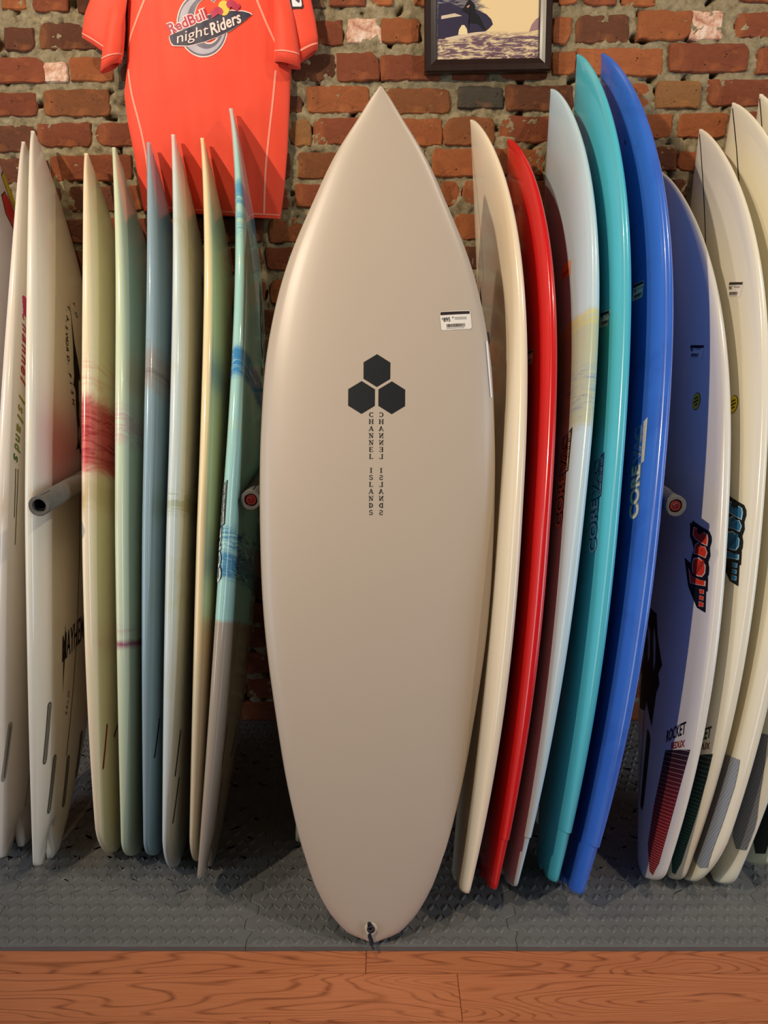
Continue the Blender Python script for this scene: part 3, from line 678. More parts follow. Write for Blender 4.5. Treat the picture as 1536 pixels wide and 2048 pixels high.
dark_fin_slot(b, -.1295, .317, -.1349, .224); dark_fin_slot(b, -.103, .211, -.1092, .1192)
def flame(b, cx, cz, s=1., col=(62, 72, 80)):
    pol = [(0, .09), (-.010, .05), (-.024, .055), (-.020, .02), (-.034, -.01), (-.034, -.05), (-.022, -.085), (-.004, -.105), (.016, -.09), (.030, -.06), (.034, -.02), (.026, .02), (.030, .06), (.018, .035), (.010, .055), (.008, .03)]
    o = slab(b, 'flame_emblem', [[(cx+x*s, cz+z*s) for x, z in pol]], flat(col, .4), -1)
    slab(b, 'emblem_gap', [[(cx+x*s, cz+z*s) for x, z in [(0, .02), (-.012, -.01), (-.010, -.03), (0, -.02), (.008, .0)]], ellipse(cx+.002*s, cz-.058*s, .010*s, .022*s)], flat((150, 150, 130), .4), -1, .0009, parent=o)
    slab(b, 'emblem_foot', [[(cx+x*s, cz+z*s) for x, z in [(-.016, -.112), (-.012, -.135), (-.004, -.145), (.008, -.140), (.016, -.115), (.002, -.126)]]], flat((60, 52, 44), .4), -1, .0006, parent=o)
flame(b, .02, 1.38, .9, (80, 96, 88))
make_board('L7', board_mat('butter_cream', (240, 220, 176), bands=[(-.2, .45, (206, 200, 182), .6, .10, 4, 1)]), 'plain butter cream board beside the aqua board', group=GL)
flame(BD['L7'], .03, 1.30, 1., (40, 40, 36))
make_board('L8', board_mat('aqua_resin', (164, 212, 206), rough=.1, bands=[(-.2, .555, (168, 152, 136), .95, .006, 6, 1), (.645, .755, (62, 130, 168), .95, .012, 14, .55), (.645, .70, (56, 126, 170), .7, .010, 16, .7), (1.085, 1.15, (50, 130, 190), .95, .010, 12, .9), (1.44, 1.50, (70, 150, 190), .7, .02, 10, .6), (1.53, 1.60, (50, 140, 190), .8, .012, 12, .7), (1.33, 1.50, (190, 210, 160), .4, .04, 12, .4), (.92, 1.06, (196, 210, 160), .4, .04, 14, .35)]), 'aqua board with blue brushed bands, touching the middle rack peg', group=GL); b = BD['L8']
flame(b, .035, 1.335, 1.1); dark_fin_slot(b, -.0488, .2097, -.0327, .1321, r=.0028); dark_fin_slot(b, .050, .2480, .0704, .3077, r=.004); dark_fin_slot(b, -.085, .33, -.078, .24, r=.002)

make_board('C0', board_mat('pale_mint_white', (214, 224, 204)), 'pale greenish board hidden behind the big grey board, only its tail edge showing', group=GR)

# --- core lettering used on four boards
def corevac(b, z0, x, core, vac, edge, bar, L=.213, h=.036, side=1):
    # reads upward along the rail: right = +z, up = +x
    for dx, mm, off, bold in ((0, edge, .0006, .0036), (0, core, .0010, .0013)):
        text_on(b, 'CORE', (x+dx, z0), (.03, 1), (1, -.03), h*1.38, mm, side, off, bold=bold, fit=L*.545+(.004 if bold > .002 else 0))
        text_on(b, 'VAC', (x+dx+.006, z0+L*.565), (.03, 1), (1, -.03), h*1.15, vac if bold < .002 else edge, side, off, bold=bold, fit=L*.40)
    o = slab(b, 'letter_bar', [[(x-.010, z0+L*.57), (x+.001, z0+L*.555), (x+.002, z0+L*.99), (x-.013, z0+L*1.02)]], bar, side, .0005)
    t_ = text_on(b, 'COMPOSITES USA', (x-.0085, z0+L*.575), (0, 1), (1, 0), .010, core, side, .0014, bold=.0002, fit=L*.40); t_.parent = o

corevac(BD['L8'], .634, -.236, flat((206, 214, 206)), flat((120, 128, 130)), flat((50, 50, 60)), flat((60, 62, 70)), h=.028)
# --- right of the centre
m = board_mat('ivory', (236, 222, 196))
make_board('R1', m, 'ivory white board leaning just right of the big grey board', group=GR); b = BD['R1']
stringer(b, 1.44, 1.86, 1, .0007, (70, 60, 44), .030)
slab(b, 'pattern_print', [[(.082, 1.452), (.092, 1.43), (.088, 1.40), (.094, 1.375), (.076, 1.335), (.062, 1.35), (.070, 1.38), (.066, 1.40), (.076, 1.43)]], flat((52, 50, 36)), 1)
slab(b, 'small_emblem', [[(.016, 1.315), (.004, 1.29), (-.022, 1.282), (-.036, 1.250), (-.012, 1.246), (.012, 1.272)]], flat((70, 84, 92)), 1)
make_board('R2', board_mat('signal_red', (206, 26, 30), .22, .4, mottle=[((226, 60, 60), 40, .72, .3)]), 'bright red board', group=GR); b = BD['R2']
BD['R2']['root']['label'] = 'glossy bright red board between the ivory and pale blue boards'
price_tag(b, -.113, 1.160, -.22, .055, .033, 1, -1, '795')
m = board_mat('powder_blue_tie_dye', (188, 214, 226), .28, .3, bands=[(.992, 1.245, (176, 182, 140), .75, .018, 9, 1), (1.215, 1.245, (206, 200, 120), .7, .006, 12, .7), (1.02, 1.13, (150, 178, 190), .6, .02, 16, .5), (1.03, 1.12, (96, 120, 170), .5, .015, 22, .35), (.985, 1.01, (70, 100, 190), .5, .01, 20, .3)])
make_board('R3', m, 'powder blue board with an olive tie-dye band and orange sticker', group=GR); b = BD['R3']
slab(b, 'orange_sticker', [[(-.074, 1.420), (-.142, 1.406), (-.142, 1.368), (-.071, 1.388)]], flat((222, 160, 124), .35), 1)
slab(b, 'sticker_print', [[(-.085-.006*i, 1.384+.003-.0013*i*.6), (-.089-.006*i, 1.384+.003-.0013*i*.6), (-.089-.006*i, 1.396-.0013*i*.6), (-.085-.006*i, 1.396-.0013*i*.6)] for i in range(8)], flat((196, 90, 60)), 1, .0009, kind='stuff')
corevac(b, .775, -.197, flat((214, 196, 160)), flat((150, 140, 116)), flat((60, 56, 46)), flat((50, 46, 38)))
make_board('R4', board_mat('turquoise', (82, 188, 208), .26, .4), 'turquoise board with outlined upright lettering', group=GR); b = BD['R4']
corevac(b, .716, -.199, flat((150, 186, 206)), flat((96, 150, 170)), flat((40, 62, 120)), flat((36, 46, 100)))
price_tag(b, -.1463, 1.2299, -.20, .052, .034, 1, -1, '795')
m = board_mat('cobalt_blue', (58, 108, 208), .24, .5, mottle=[((44, 84, 180), 6, .5, .4)])
make_board('R5', m, 'tallest board, cobalt blue with white upright lettering', group=GR); b = BD['R5']
corevac(b, .804, -.2005, flat((226, 222, 206)), flat((90, 128, 206)), flat((150, 152, 156)), flat((206, 206, 196)))
price_tag(b, -.1105, 1.3219, -.19, .056, .038, 1, -1, '795')
slab(b, 'ding_mark', [ellipse(-.085, 1.735, .004, .007, 8)], flat((110, 40, 110)), 1)

LG = dict(outline=[(-.136, .7959), (-.1453, .7921), (-.1486, .7985), (-.1789, .782), (-.1809, .7681), (-.188, .7644), (-.1838, .7795), (-.2166, .7631), (-.2241, .7505), (-.2249, .7391), (-.2195, .7252), (-.2216, .7088), (-.2150, .6949), (-.2182, .6822), (-.2171, .6683), (-.2135, .662), (-.2149, .6608), (-.2138, .6317), (-.2092, .6317), (-.2076, .5862), (-.1772, .5988), (-.1784, .6393), (-.1365, .6494), (-.1137, .7176), (-.1452, .7012), (-.1489, .7176), (-.1581, .7302), (-.1472, .753), (-.1383, .7618)],
 fills=[[(-.1542, .7833), (-.1708, .777), (-.1679, .7694), (-.1781, .7618), (-.1986, .7479), (-.1971, .7644), (-.211, .7568), (-.2141, .7467), (-.2114, .7302), (-.1848, .7420), (-.1619, .7540), (-.1507, .7656)],
  [(-.1641, .7416), (-.1775, .7444), (-.1932, .7277), (-.1882, .7189), (-.1968, .7138), (-.1912, .7328), (-.204, .7308), (-.2124, .7163), (-.206, .7044), (-.1832, .7136), (-.1576, .7209), (-.1609, .7315)],
  [(-.1573, .7106), (-.1808, .7100), (-.196, .7002), (-.207, .6885), (-.2058, .6721), (-.1955, .6643), (-.1757, .6681), (-.1555, .6782), (-.1509, .6987)],
  [(-.1357, .6923), (-.1552, .6701), (-.1868, .6588), (-.208, .6547), (-.2069, .6431), (-.162, .6519), (-.1457, .6557)]],
 dots=[[(-.1851, .6393), (-.2027, .6355), (-.2019, .6266), (-.1865, .6292)], [(-.1861, .6254), (-.2014, .6216), (-.2006, .6127), (-.1854, .6165)], [(-.185, .6127), (-.2018, .6077), (-.2009, .5988), (-.184, .6014)]],
 slash=[(-.2010, .7050), (-.2070, .6975), (-.1659, .6690), (-.1554, .6759)])
def lost(b, dx, dz, col, line):
    o = slab(b, 'logo_backing', [[(x+dx, z+dz) for x, z in LG['outline']]], INK, 1, .0005)
    for p in LG['fills']+LG['dots']:
        cx = sum(q[0] for q in p)/len(p); cz = sum(q[1] for q in p)/len(p)
        slab(b, 'letter_outline', [[(x+dx, z+dz) for x, z in p]], flat(line, .4), 1, .0008, parent=o)
        slab(b, 'logo_letter', [[(cx+(x-cx)*.86+dx, cz+(z-cz)*.86+dz) for x, z in p]], flat(col, .4), 1, .0011, parent=o)
    slab(b, 'logo_ring', [[(x+dx, z+dz) for x, z in LG['slash']]], INK, 1, .0014, parent=o)
    slab(b, 'ring_fill', [[(x*.9-.018+dx, z*.9+.0685+dz) for x, z in LG['slash']]], flat(tuple(int(q*.8) for q in col), .4), 1, .0017, parent=o)
def stripe_pad(b, poly, base, line, glow=None):
    t = NT('striped_tail_print'); v = t.coord(); sx = t.n('SeparateXYZ'); t.l(v, sx.inputs[0])
    g = t.n('MapRange', interpolation_type='SMOOTHSTEP'); t.l(sx.outputs[2], g.inputs[0]); g.inputs[1].default_value = .30; g.inputs[2].default_value = .08
    c = t.mix(g.outputs[0], lin(base), lin(glow or base)); t.base(c); t.rough(.4, .4)
    o = slab(b, 'tail_print', [poly], t.m, 1, .0005)
    zs = [q[1] for q in poly]; lo, hi = min(zs), max(zs); st = []; z = lo+.004
    while z < hi+.02:
        xs = []
        for (x0, z0), (x1, z1) in zip(poly, poly[1:]+poly[:1]):
            for za in (z,):
                if (z0-za)*(z1-za) < 0: xs.append(x0+(x1-x0)*(za-z0)/(z1-z0))
        if len(xs) >= 2:
            a, c_ = min(xs), max(xs); st.append([(a+.0005, z-.0005), (c_-.0005, z-.0005), (c_-.0005, z+.0004), (a+.0005, z+.0004)])
        z += .0045+.0065*max(0, (z-lo)/(hi-lo))
    slab(b, 'tail_stripes', st, flat(line, .4), 1, .0008, parent=o, kind='stuff')
m = board_mat('soft_white', (228, 224, 214))
make_board('R6', m, 'white board with red angular logo and red striped tail print, nearest the cobalt board', group=GR); b = BD['R6']
lost(b, 0, 0, (226, 62, 34), (236, 186, 166)); yellow_sticker(b, -.1508, 1.0815); price_tag(b, -.1095, 1.2027, -.38, .070, .033, 1, -1, '865')
PAD6 = [(-.0613, .2850), (-.1643, .2969), (-.1437, .24), (-.1135, .1592), (-.0700, .045), (-.0457, .0150), (-.0300, .0200), (-.005, .0733), (-.0198, .1567)]
stripe_pad(b, PAD6, (40, 26, 32), (176, 140, 130), (150, 30, 34))
text_on(b, 'ROCKET', (-.062, .302), (-.96, .30), (0, 1), .036, flat((18, 22, 40)), 1, shear=.15, bold=.0006, fit=.092)
text_on(b, 'REDUX', (-.090, .290), (-1, .20), (0, 1), .020, flat((150, 52, 40)), 1, shear=.15, bold=.0005, fit=.058)
slab(b, 'tribal_print', [[(.135, .60), (.10, .62), (.06, .585), (.045, .60), (.03, .545), (.005, .50), (-.01, .475), (.012, .455), (.0, .43), (.018, .41), (.028, .36), (.034, .33), (.045, .39), (.06, .42), (.08, .47), (.11, .455), (.15, .46), (.16, .53)], [(.15, .445), (.10, .44), (.085, .43), (.088, .375), (.10, .365), (.15, .37)]], flat((14, 18, 30)), 1)
slab(b, 'tribal_gap', [[(.11, .58), (.085, .56), (.078, .50), (.09, .48), (.084, .53), (.095, .56)], [(.055, .57), (.038, .53), (.036, .48), (.045, .46), (.046, .52), (.06, .55)], [(.14, .55), (.13, .50), (.14, .47), (.137, .52)]], flat((200, 198, 192)), 1, .0009, kind='stuff')
slab(b, 'black_label', [[(.064, .325), (.046, .315), (.036, .30), (.048, .15), (.056, .135), (.074, .145), (.070, .24)]], flat((16, 18, 26)), 1)
stringer(b, .03, .36, 1, .0016, x=.098)
make_board('R7', board_mat('warm_white', (234, 228, 208)), 'white board with blue angular logo and black-green striped tail print', group=GR); b = BD['R7']
lost(b, .0035, .0687, (40, 120, 176), (170, 206, 226)); yellow_sticker(b, -.1535, 1.0764); price_tag(b, -.1090, 1.3552, -.40, .065, .036, 1, -1, '865')
stripe_pad(b, [(-.040, .2750), (-.1413, .2948), (-.1250, .24), (-.095, .155), (-.050, .045), (-.030, .0160), (-.015, .016), (.0, .0733), (-.005, .1567)], (20, 32, 34), (80, 130, 120), (24, 60, 56))
text_on(b, 'ROCKET', (-.048, .302), (-.96, .30), (0, 1), .034, flat((30, 40, 24)), 1, shear=.15, bold=.0006, fit=.090)
text_on(b, 'REDUX', (-.072, .292), (-1, .20), (0, 1), .020, flat((130, 60, 36)), 1, shear=.15, bold=.0005, fit=.060)
stringer(b, 1.40, 1.852, 1, .0022)
def texture_pad(b, poly, col):
    t = NT('ribbed_foam_pad'); v = t.coord((1, 1, 1)); w = t.n('TexWave', bands_direction='DIAGONAL'); t.l(v, w.inputs['Vector']); w.inputs['Scale'].default_value = 60
    t.base(t.mix(w.outputs['Fac'], lin(tuple(int(q*.86) for q in col)), lin(col))); t.rough(.6, .3); t.bump(w.outputs['Fac'], .4, .001)
    slab(b, 'tail_pad', [poly], t.m, 1, .0014, label='ribbed grey tail pad')
make_board('R8', board_mat('milk_white', (236, 230, 208)), 'white board with a light grey ribbed tail pad and round tail', group=GR); b = BD['R8']
texture_pad(b, [(-.02, .300), (-.08, .297), (-.1559, .2929), (-.1540, .27), (-.1480, .235), (-.1200, .145), (-.0940, .078), (-.082, .050), (-.06, .042), (-.035, .050), (-.015, .090), (-.01, .20)], (150, 156, 166))
stringer(b, 1.42, 1.908, 1, .0022)
make_board('R9', board_mat('chalk_white', (230, 226, 206)), 'white board at the right edge with a darker grey tail pad and pointed tail', group=GR); b = BD['R9']
texture_pad(b, [(-.03, .345), (-.10, .343), (-.1350, .3427), (-.128, .25), (-.1100, .130), (-.0994, .0927), (-.0662, .088), (-.0503, .11), (-.045, .1826), (-.03, .26)], (118, 122, 128))
stringer(b, 1.50, 1.952, 1, .0022)
make_board('R10', board_mat('pale_green_white', (220, 228, 208)), 'pale greenish board cut off by the right frame edge, only its tail showing', group=GR); b = BD['R10']
slab(b, 'tail_pad', [[(-.02, .33), (-.15, .32), (-.13, .20), (-.085, .04), (-.05, .03), (-.03, .06)]], flat((30, 40, 40), .7), 1, .0012)
# ------------------------------------------------------------------ padded rack pegs
def pegs():
    fo = NT('grey_pipe_foam'); v = fo.coord(); fo.base(fo.mix(fo.noise(v, 90, 6, .7), lin((74, 72, 68)), lin((112, 108, 102)))); fo.rough(.85, .3); fo.bump(fo.noise(v, 260, 4), .4, .001)
    red = plain('red_end_cap', (110, 26, 22), .4); dk = plain('dark_pipe', (30, 26, 24), .5)
    for x, py, cap, lab in ((-.7200, 1.68, False, 'grey foam padded peg with hollow end, left, between white and cream boards'), (-.2868, 1.738, True, 'grey foam padded peg with a red cap, beside the aqua board'), (.6090, 1.68, True, 'grey foam padded peg with a red cap, beside the cobalt blue board')):
        root = thing('rack_peg', (x, py, .875), label=lab, cat='rack peg', group='padded pegs of the board rack')
        ln = 2.425-py; dr = RD(1.2)
        def tube(r0, r1, y0, y1, m, name, par, dent=0):
            n = 28; vs = []; fs = []
            for y, r in ((y0, r0), (y0, r1-.0015), (y0+.0015, r1), (y0+(y1-y0)*.33, r1), (y0+(y1-y0)*.66, r1), (y1, r1), (y1, r0)):
                for i in range(n):
                    a = 2*pi*i/n; k = 1+dent*noise.noise(Vector((cos(a)*1.5, sin(a)*1.5, y*9+x*5)))
                    vs.append((r*k*cos(a), y, r*k*sin(a)+y*math.tan(dr)))
            for r in range(6):
                for i in range(n): j = (i+1) % n; fs.append((r*n+i, r*n+j, (r+1)*n+j, (r+1)*n+i))
            if r0 > 0: fs += [(6*n+i, 6*n+(i+1) % n, (i+1) % n, i) for i in range(n)]
            return pydata(name, vs, fs, m, par, False)
        s = tube(.0145, .0225, 0, ln, fo.m, 'foam_sleeve', root, .05)
        for p in s.data.polygons: p.use_smooth = True
        s.data.set_sharp_from_angle(angle=RD(40))
        # the slit of the sleeve
        pydata('sleeve_slit', [(.004, .001, .0228), (.0055, .001, .0228), (.0062, .05, .0236), (.0045, .05, .0236)], [(0, 1, 2, 3)], INK, root)
        p = tube(.0095, .0125, .012, ln, dk, 'pipe', root)
        if cap:
            c = tube(0, .0120, .002, .020, red, 'end_cap', root); 
            for q in c.data.polygons: q.use_smooth = False
            r = tube(.0045, .0060, .0005, .004, plain('cap_ring', (80, 18, 16), .4), 'cap_ring', c)
pegs()

# ------------------------------------------------------------------ shirt on the wall
def shirt():
    t = NT('coral_red_jersey'); v = t.coord(); t.base(t.mix(t.noise(v, 8, 3), lin((226, 62, 36)), lin((236, 76, 46)))); t.rough(.62, .35)
    t.b.inputs['Sheen Weight'].default_value = .25; t.bump(t.noise(v, 900, 2), .08, .0004); red = t.m
    inner = plain('shirt_inside', (196, 44, 28), .8); seam = plain('pale_pink_thread', (255, 150, 126), .6)
    root = thing('rash_shirt', (-.46, 2.39, 2.2), label='coral red short-sleeved surf shirt with printed chest logo hanging on the brick wall', cat='shirt')
    sc = 1.0145
    O = Vector((-.46, 2.39, 2.2))
    def W(x, z, y): return Vector((x*sc, y, 1.25+(z-1.25)*sc))-O
    Lk = [(2.24, -.50), (2.20, -.58), (2.1158, -.6395), (2.0477, -.6595), (1.9612, -.6656), (1.8908, -.6731), (1.8314, -.6839), (1.7651, -.6794), (1.6918, -.6687), (1.6173, -.6606), (1.5417, -.6509)]
    Rk = [(2.24, -.40), (2.20, -.32), (2.1158, -.2629), (2.0477, -.2495), (1.9786, -.2360), (1.9203, -.2400), (1.8612, -.2454), (1.7893, -.2499), (1.6918, -.2577), (1.5922, -.2697), (1.5213, -.2811)]
    def at(K_, z):
        for (z0, x0), (z1, x1) in zip(K_, K_[1:]):
            if z <= z0 and z >= z1: return x0+(x1-x0)*(z0-z)/(z0-z1)
        return K_[-1][1] if z < K_[-1][0] else K_[0][1]
    def front(x, z):
        l, r = at(Lk, z), at(Rk, z); u = (x-l)/(r-l)*2-1; u = max(-1, min(1, u))
        th = .014+.016*max(0, min(1, (z-1.62)/.25))
        f = 2.398-th*math.sqrt(max(0, 1-abs(u)**3.2))
        k = max(0, 1-abs(z-1.72)/.35)
        f += .0035*noise.noise(Vector((x*16, z*2.2, 4)))*(1-abs(u)**6)+.0022*noise.noise(Vector((x*38, z*3.5, 8)))*(1-abs(u)**6)
        return f
    nx, nz = 60, 64; vs = []; fs = []
    for j in range(nz+1):
        for i in range(nx+1):
            u = -1+2*i/nx; u = sin(u*pi/2)
            ztop, zb = 2.24, 1.5417-.0204*(u+1)/2-.001*sin(u*3)
            z = ztop+(zb-ztop)*j/nz; l, r = at(Lk, z), at(Rk, z); x = l+(r-l)*(u+1)/2
            vs.append(W(x, z, front(x, z)))
    n1 = len(vs)
    for j in range(nz+1):
        for i in range(nx+1):
            p = vs[j*(nx+1)+i]; edge = i in (0, nx); vs.append(Vector((p.x, (2.4015 if not edge else p.y+.0015)-O.y if not edge else p.y, p.z)))
    for j in range(nz):
        for i in range(nx):
            a = j*(nx+1)+i; fs.append((a+1, a, a+nx+1, a+nx+2)); a += n1; fs.append((a, a+1, a+nx+2, a+nx+1))
    o = pydata('shirt_body', vs, fs, red, root, True)
    def ribbon(name, pts, w, off=.0008, m=seam, yf=front, kind=None):
        vs = []; fs = []; P = []
        for (x0, z0), (x1, z1) in zip(pts, pts[1:]):
            for k in range(8): P.append((x0+(x1-x0)*k/8, z0+(z1-z0)*k/8))
        P.append(pts[-1])
        for i, (x, z) in enumerate(P):
            a, c_ = P[max(0, i-1)], P[min(len(P)-1, i+1)]; d = Vector((c_[0]-a[0], c_[1]-a[1])).normalized(); nn = (-d.y*w/2, d.x*w/2)
            for s_ in (-1, 1):
                X, Z = x+s_*nn[0], z+s_*nn[1]; vs.append(W(X, Z, yf(X, Z)-off))
        for i in range(len(P)-1): fs.append((2*i, 2*i+1, 2*i+3, 2*i+2))
        return pydata(name, vs, fs, m, root, True)
    def curve(p, n=3):  # Catmull-Rom through measured points
        out = []
        for i in range(len(p)-1):
            a, b_, c_, d = p[max(0, i-1)], p[i], p[i+1], p[min(len(p)-1, i+2)]
            for k in range(n):
                t_ = k/n; out.append(tuple(.5*((2*b_[q])+(-a[q]+c_[q])*t_+(2*a[q]-5*b_[q]+4*c_[q]-d[q])*t_*t_+(-a[q]+3*b_[q]-3*c_[q]+d[q])*t_**3) for q in (0, 1)))
        return out+[p[-1]]
    for p in ([(-.604, 2.0591), (-.6299, 2.0133), (-.6549, 1.967), (-.6629, 1.9437)], [(-.3281, 2.0591), (-.3045, 2.0018), (-.2768, 1.9437)],
              [(-.6667, 1.8908), (-.6595, 1.8254), (-.6417, 1.7408), (-.6315, 1.6547), (-.6321, 1.5480)], [(-.2811, 1.8849), (-.291, 1.8134), (-.3024, 1.7408), (-.3161, 1.6423), (-.3239, 1.535)]):
        ribbon('seam_stitching', curve(p), .0052)
    ribbon('hem_stitching', [(-.645, 1.552), (-.55, 1.547), (-.45, 1.540), (-.36, 1.534), (-.283, 1.531)], .003)
    # sleeves: open tubes hanging beside the body
    def sleeve(name, sections, m=red):
        n = 28; vs = []; fs = []
        for (xc, z, y, w, d, tl) in sections:
            for i in range(n):
                a = 2*pi*i/n; x = w*cos(a); yy_ = -d*sin(a); k = 1+.05*sin(a*3)
                vs.append(W(xc+x*k, z+tl*x, y+yy_))
        for r in range(len(sections)-1):
            for i in range(n): j = (i+1) % n; fs.append((r*n+i, r*n+j, (r+1)*n+j, (r+1)*n+i))
        bm = bmesh.new(); bv = [bm.verts.new(v_) for v_ in vs]
        for f in fs: bm.faces.new([bv[q] for q in f])
        o = link(name, bm, m, root, True)
        sd = o.modifiers.new('cloth', 'SOLIDIFY'); sd.thickness = .0012
        return o, vs, n
    def cuff_line(vs, n, r, frac, sections):
        pass
    # left side (viewer): outer flap with a folded inner turn
    SL1 = [(-.675, 2.14, 2.385, .050, .014, 0), (-.700, 2.06, 2.380, .040, .016, -.2), (-.714, 2.00, 2.378, .050, .016, -.35), (-.722, 1.955, 2.376, .050, .015, -.6), (-.728, 1.930, 2.376, .048, .014, -.66)]
    o, vs1, n1_ = sleeve('sleeve', SL1)
    SL2 = [(-.672, 2.06, 2.376, .020, .016, 0), (-.688, 1.985, 2.372, .022, .020, 0), (-.695, 1.945, 2.371, .026, .021, .1), (-.700, 1.915, 2.370, .027, .021, .25), (-.708, 1.888, 2.370, .025, .018, .45)]
    o2, vs2, _ = sleeve('sleeve_fold', SL2)
    SR1 = [(-.250, 2.14, 2.385, .045, .014, 0), (-.225, 2.06, 2.382, .036, .016, .1), (-.210, 2.00, 2.380, .034, .017, .15), (-.202, 1.955, 2.380, .032, .016, .30), (-.197, 1.918, 2.380, .026, .013, .62)]
    o3, vs3, _ = sleeve('sleeve', SR1)
    SR2 = [(-.262, 2.07, 2.374, .018, .016, 0), (-.254, 2.00, 2.368, .026, .021, 0), (-.250, 1.955, 2.366, .029, .023, -.05), (-.249, 1.920, 2.366, .032, .024, -.12), (-.248, 1.893, 2.366, .033, .023, -.22)]
    o4, vs4, _ = sleeve('sleeve_fold', SR2)
    for vs_, r, f0 in ((vs1, 3, .5), (vs2, 3, .0), (vs3, 3, .45), (vs4, 3, -.1)):
        n = 28; V = []; F = []
        for i in range(15):
            a = vs_[r*n+i]; c_ = vs_[(r+1)*n+i]; p = a.lerp(c_, f0); q = a.lerp(c_, f0+.13); off = Vector((0, -.0016, 0))
            V += [p+off, q+off]
        for i in range(14): F.append((2*i, 2*i+1, 2*i+3, 2*i+2))
        pydata('cuff_stitching', V, F, seam, root, True)
    # sleeve badge
    def patch(name, pts, m, off, par=root, yf=None):
        bm = bmesh.new(); bm.faces.new([bm.verts.new((x, z, 0)) for x, z in pts]); bmesh.ops.triangulate(bm, faces=bm.faces)
        return draw(name, bm, m, off, par, yf)
    def draw(name, bm, m, off, par=root, yf=None):
        xs = [v_.co.x for v_ in bm.verts]; zs = [v_.co.y for v_ in bm.verts]
        for lo, hi, ax in ((min(xs), max(xs), 0), (min(zs), max(zs), 1)):
            k = math.ceil(lo/.01)
            while k*.01 < hi:
                co = [0, 0, 0]; co[ax] = k*.01; no = [0, 0, 0]; no[ax] = 1
                bmesh.ops.bisect_plane(bm, geom=bm.verts[:]+bm.edges[:]+bm.faces[:], plane_co=co, plane_no=no, dist=1e-6); k += 1
        for v_ in bm.verts: v_.co = W(v_.co.x, v_.co.y, (yf or front)(v_.co.x, v_.co.y)-off)
        return link(name, bm, m, par, True)
    sly = lambda x, z: 2.3635
    bd = patch('sleeve_badge', [(-.241, 2.075), (-.236, 2.029), (-.233, 2.024), (-.207, 2.024), (-.2045, 2.030), (-.214, 2.075)], flat((24, 22, 26)), 0, yf=sly)
    patch('badge_face', [(-.238, 2.075), (-.2325, 2.031), (-.231, 2.029), (-.210, 2.029), (-.2080, 2.034), (-.216, 2.075)], flat((226, 222, 226)), .0006, bd, sly)
    patch('badge_mark', [(-.230, 2.060), (-.224, 2.043), (-.216, 2.037), (-.213, 2.042), (-.220, 2.050), (-.222, 2.056)], flat((60, 56, 66)), .0012, bd, sly)
    # chest print
    PX = .001281
    def Q(a, b_): return (-.5687+a*.0002835, 2.0477-b_*.0002545*1.0)     # print drawing units to shirt metres
    whitem, navy, grey, dgrey, mag, yel = (flat(c_, .5) for c_ in ((238, 206, 196), (46, 42, 62), (176, 168, 178), (104, 98, 112), (176, 40, 74), (236, 186, 60)))
    def crescent(name, co, ro, ci, ri, a0, a1, m, off, n=36, sx=1.):
        bm = bmesh.new(); A = []; B_ = []
        for i in range(n+1):
            t_ = RD(a0+(a1-a0)*i/n)
            A.append(bm.verts.new((*Q(co[0]+ro[0]*cos(t_), co[1]-ro[1]*sin(t_)), 0))); B_.append(bm.verts.new((*Q(ci[0]+ri[0]*cos(t_), ci[1]-ri[1]*sin(t_)), 0)))
        for i in range(n): bm.faces.new((A[i], A[i+1], B_[i+1], B_[i]))
        return draw(name, bm, m, off)
    crescent('print_outline', (368, 240), (232, 292), (420, 200), (118, 196), 55, 372, whitem, .0010)
    crescent('wave_ring', (368, 240), (222, 280), (420, 205), (128, 205), 57, 368, dgrey, .0014)
    crescent('wave_highlight', (368, 240), (210, 262), (398, 222), (166, 232), 75, 350, grey, .0018)
    BO = [(68, 352), (72, 330), (100, 318), (250, 262), (420, 150), (520, 120), (640, 108), (740, 112), (800, 128), (812, 142), (740, 205), (620, 290), (500, 345), (380, 390), (230, 425), (100, 420), (80, 395)]
    cx, cy = 420, 270
    patch('print_outline', [Q(cx+(a-cx)*1.02, cy+(b_-cy)*1.055) for a, b_ in BO], whitem, .0022)
    patch('print_board', [Q(a, b_) for a, b_ in BO], navy, .0026)
    def word(txt, a, b_, size, ang, m, off, fit, outline=None, sh=.15, bold=.001):
        for mm, bo, of in ((outline, bold+.0022, off), (m, bold, off+.0006)):
            if mm is None: continue
            bm = text_bm(txt, size, bold=bo, shear=sh); x0 = min(v_.co.x for v_ in bm.verts); x1 = max(v_.co.x for v_ in bm.verts); ox, oz = Q(a, b_)
            for v_ in bm.verts:
                x = (v_.co.x-x0)*fit/(x1-x0); y = v_.co.y; v_.co = (ox+x*cos(ang)-y*sin(ang), oz+x*sin(ang)+y*cos(ang), 0)
            draw('print_lettering', bm, mm, of)
    word('RedBull', 75, 318, .034, RD(20), mag, .0032, .106, whitem, 0, .0006)
    word('night', 135, 405, .034, RD(14), whitem, .0034, .088, None, .25, .0)
    word('Riders', 452, 332, .038, RD(22), whitem, .0034, .086, None, .25, .0008)
    patch('print_sun', [Q(570+52*cos(RD(i*15)), 85+68*sin(RD(i*15))) for i in range(24)], yel, .0034)
    BU = [(450, 185), (462, 160), (440, 130), (446, 104), (462, 120), (490, 84), (525, 72), (556, 92), (566, 118), (548, 152), (520, 138), (494, 158), (474, 172)]
    patch('print_bull', [Q(*p) for p in BU], mag, .0040)
    patch('print_bull', [Q(1160-a-2, b_-62) for a, b_ in BU][::-1], mag, .0040)
    # shoulder and neck edge out of the photograph's reach, on a plain wooden peg hook
    hk = bmesh.new(); bmesh.ops.create_cone(hk, cap_ends=True, segments=12, radius1=.006, radius2=.006, depth=.06)
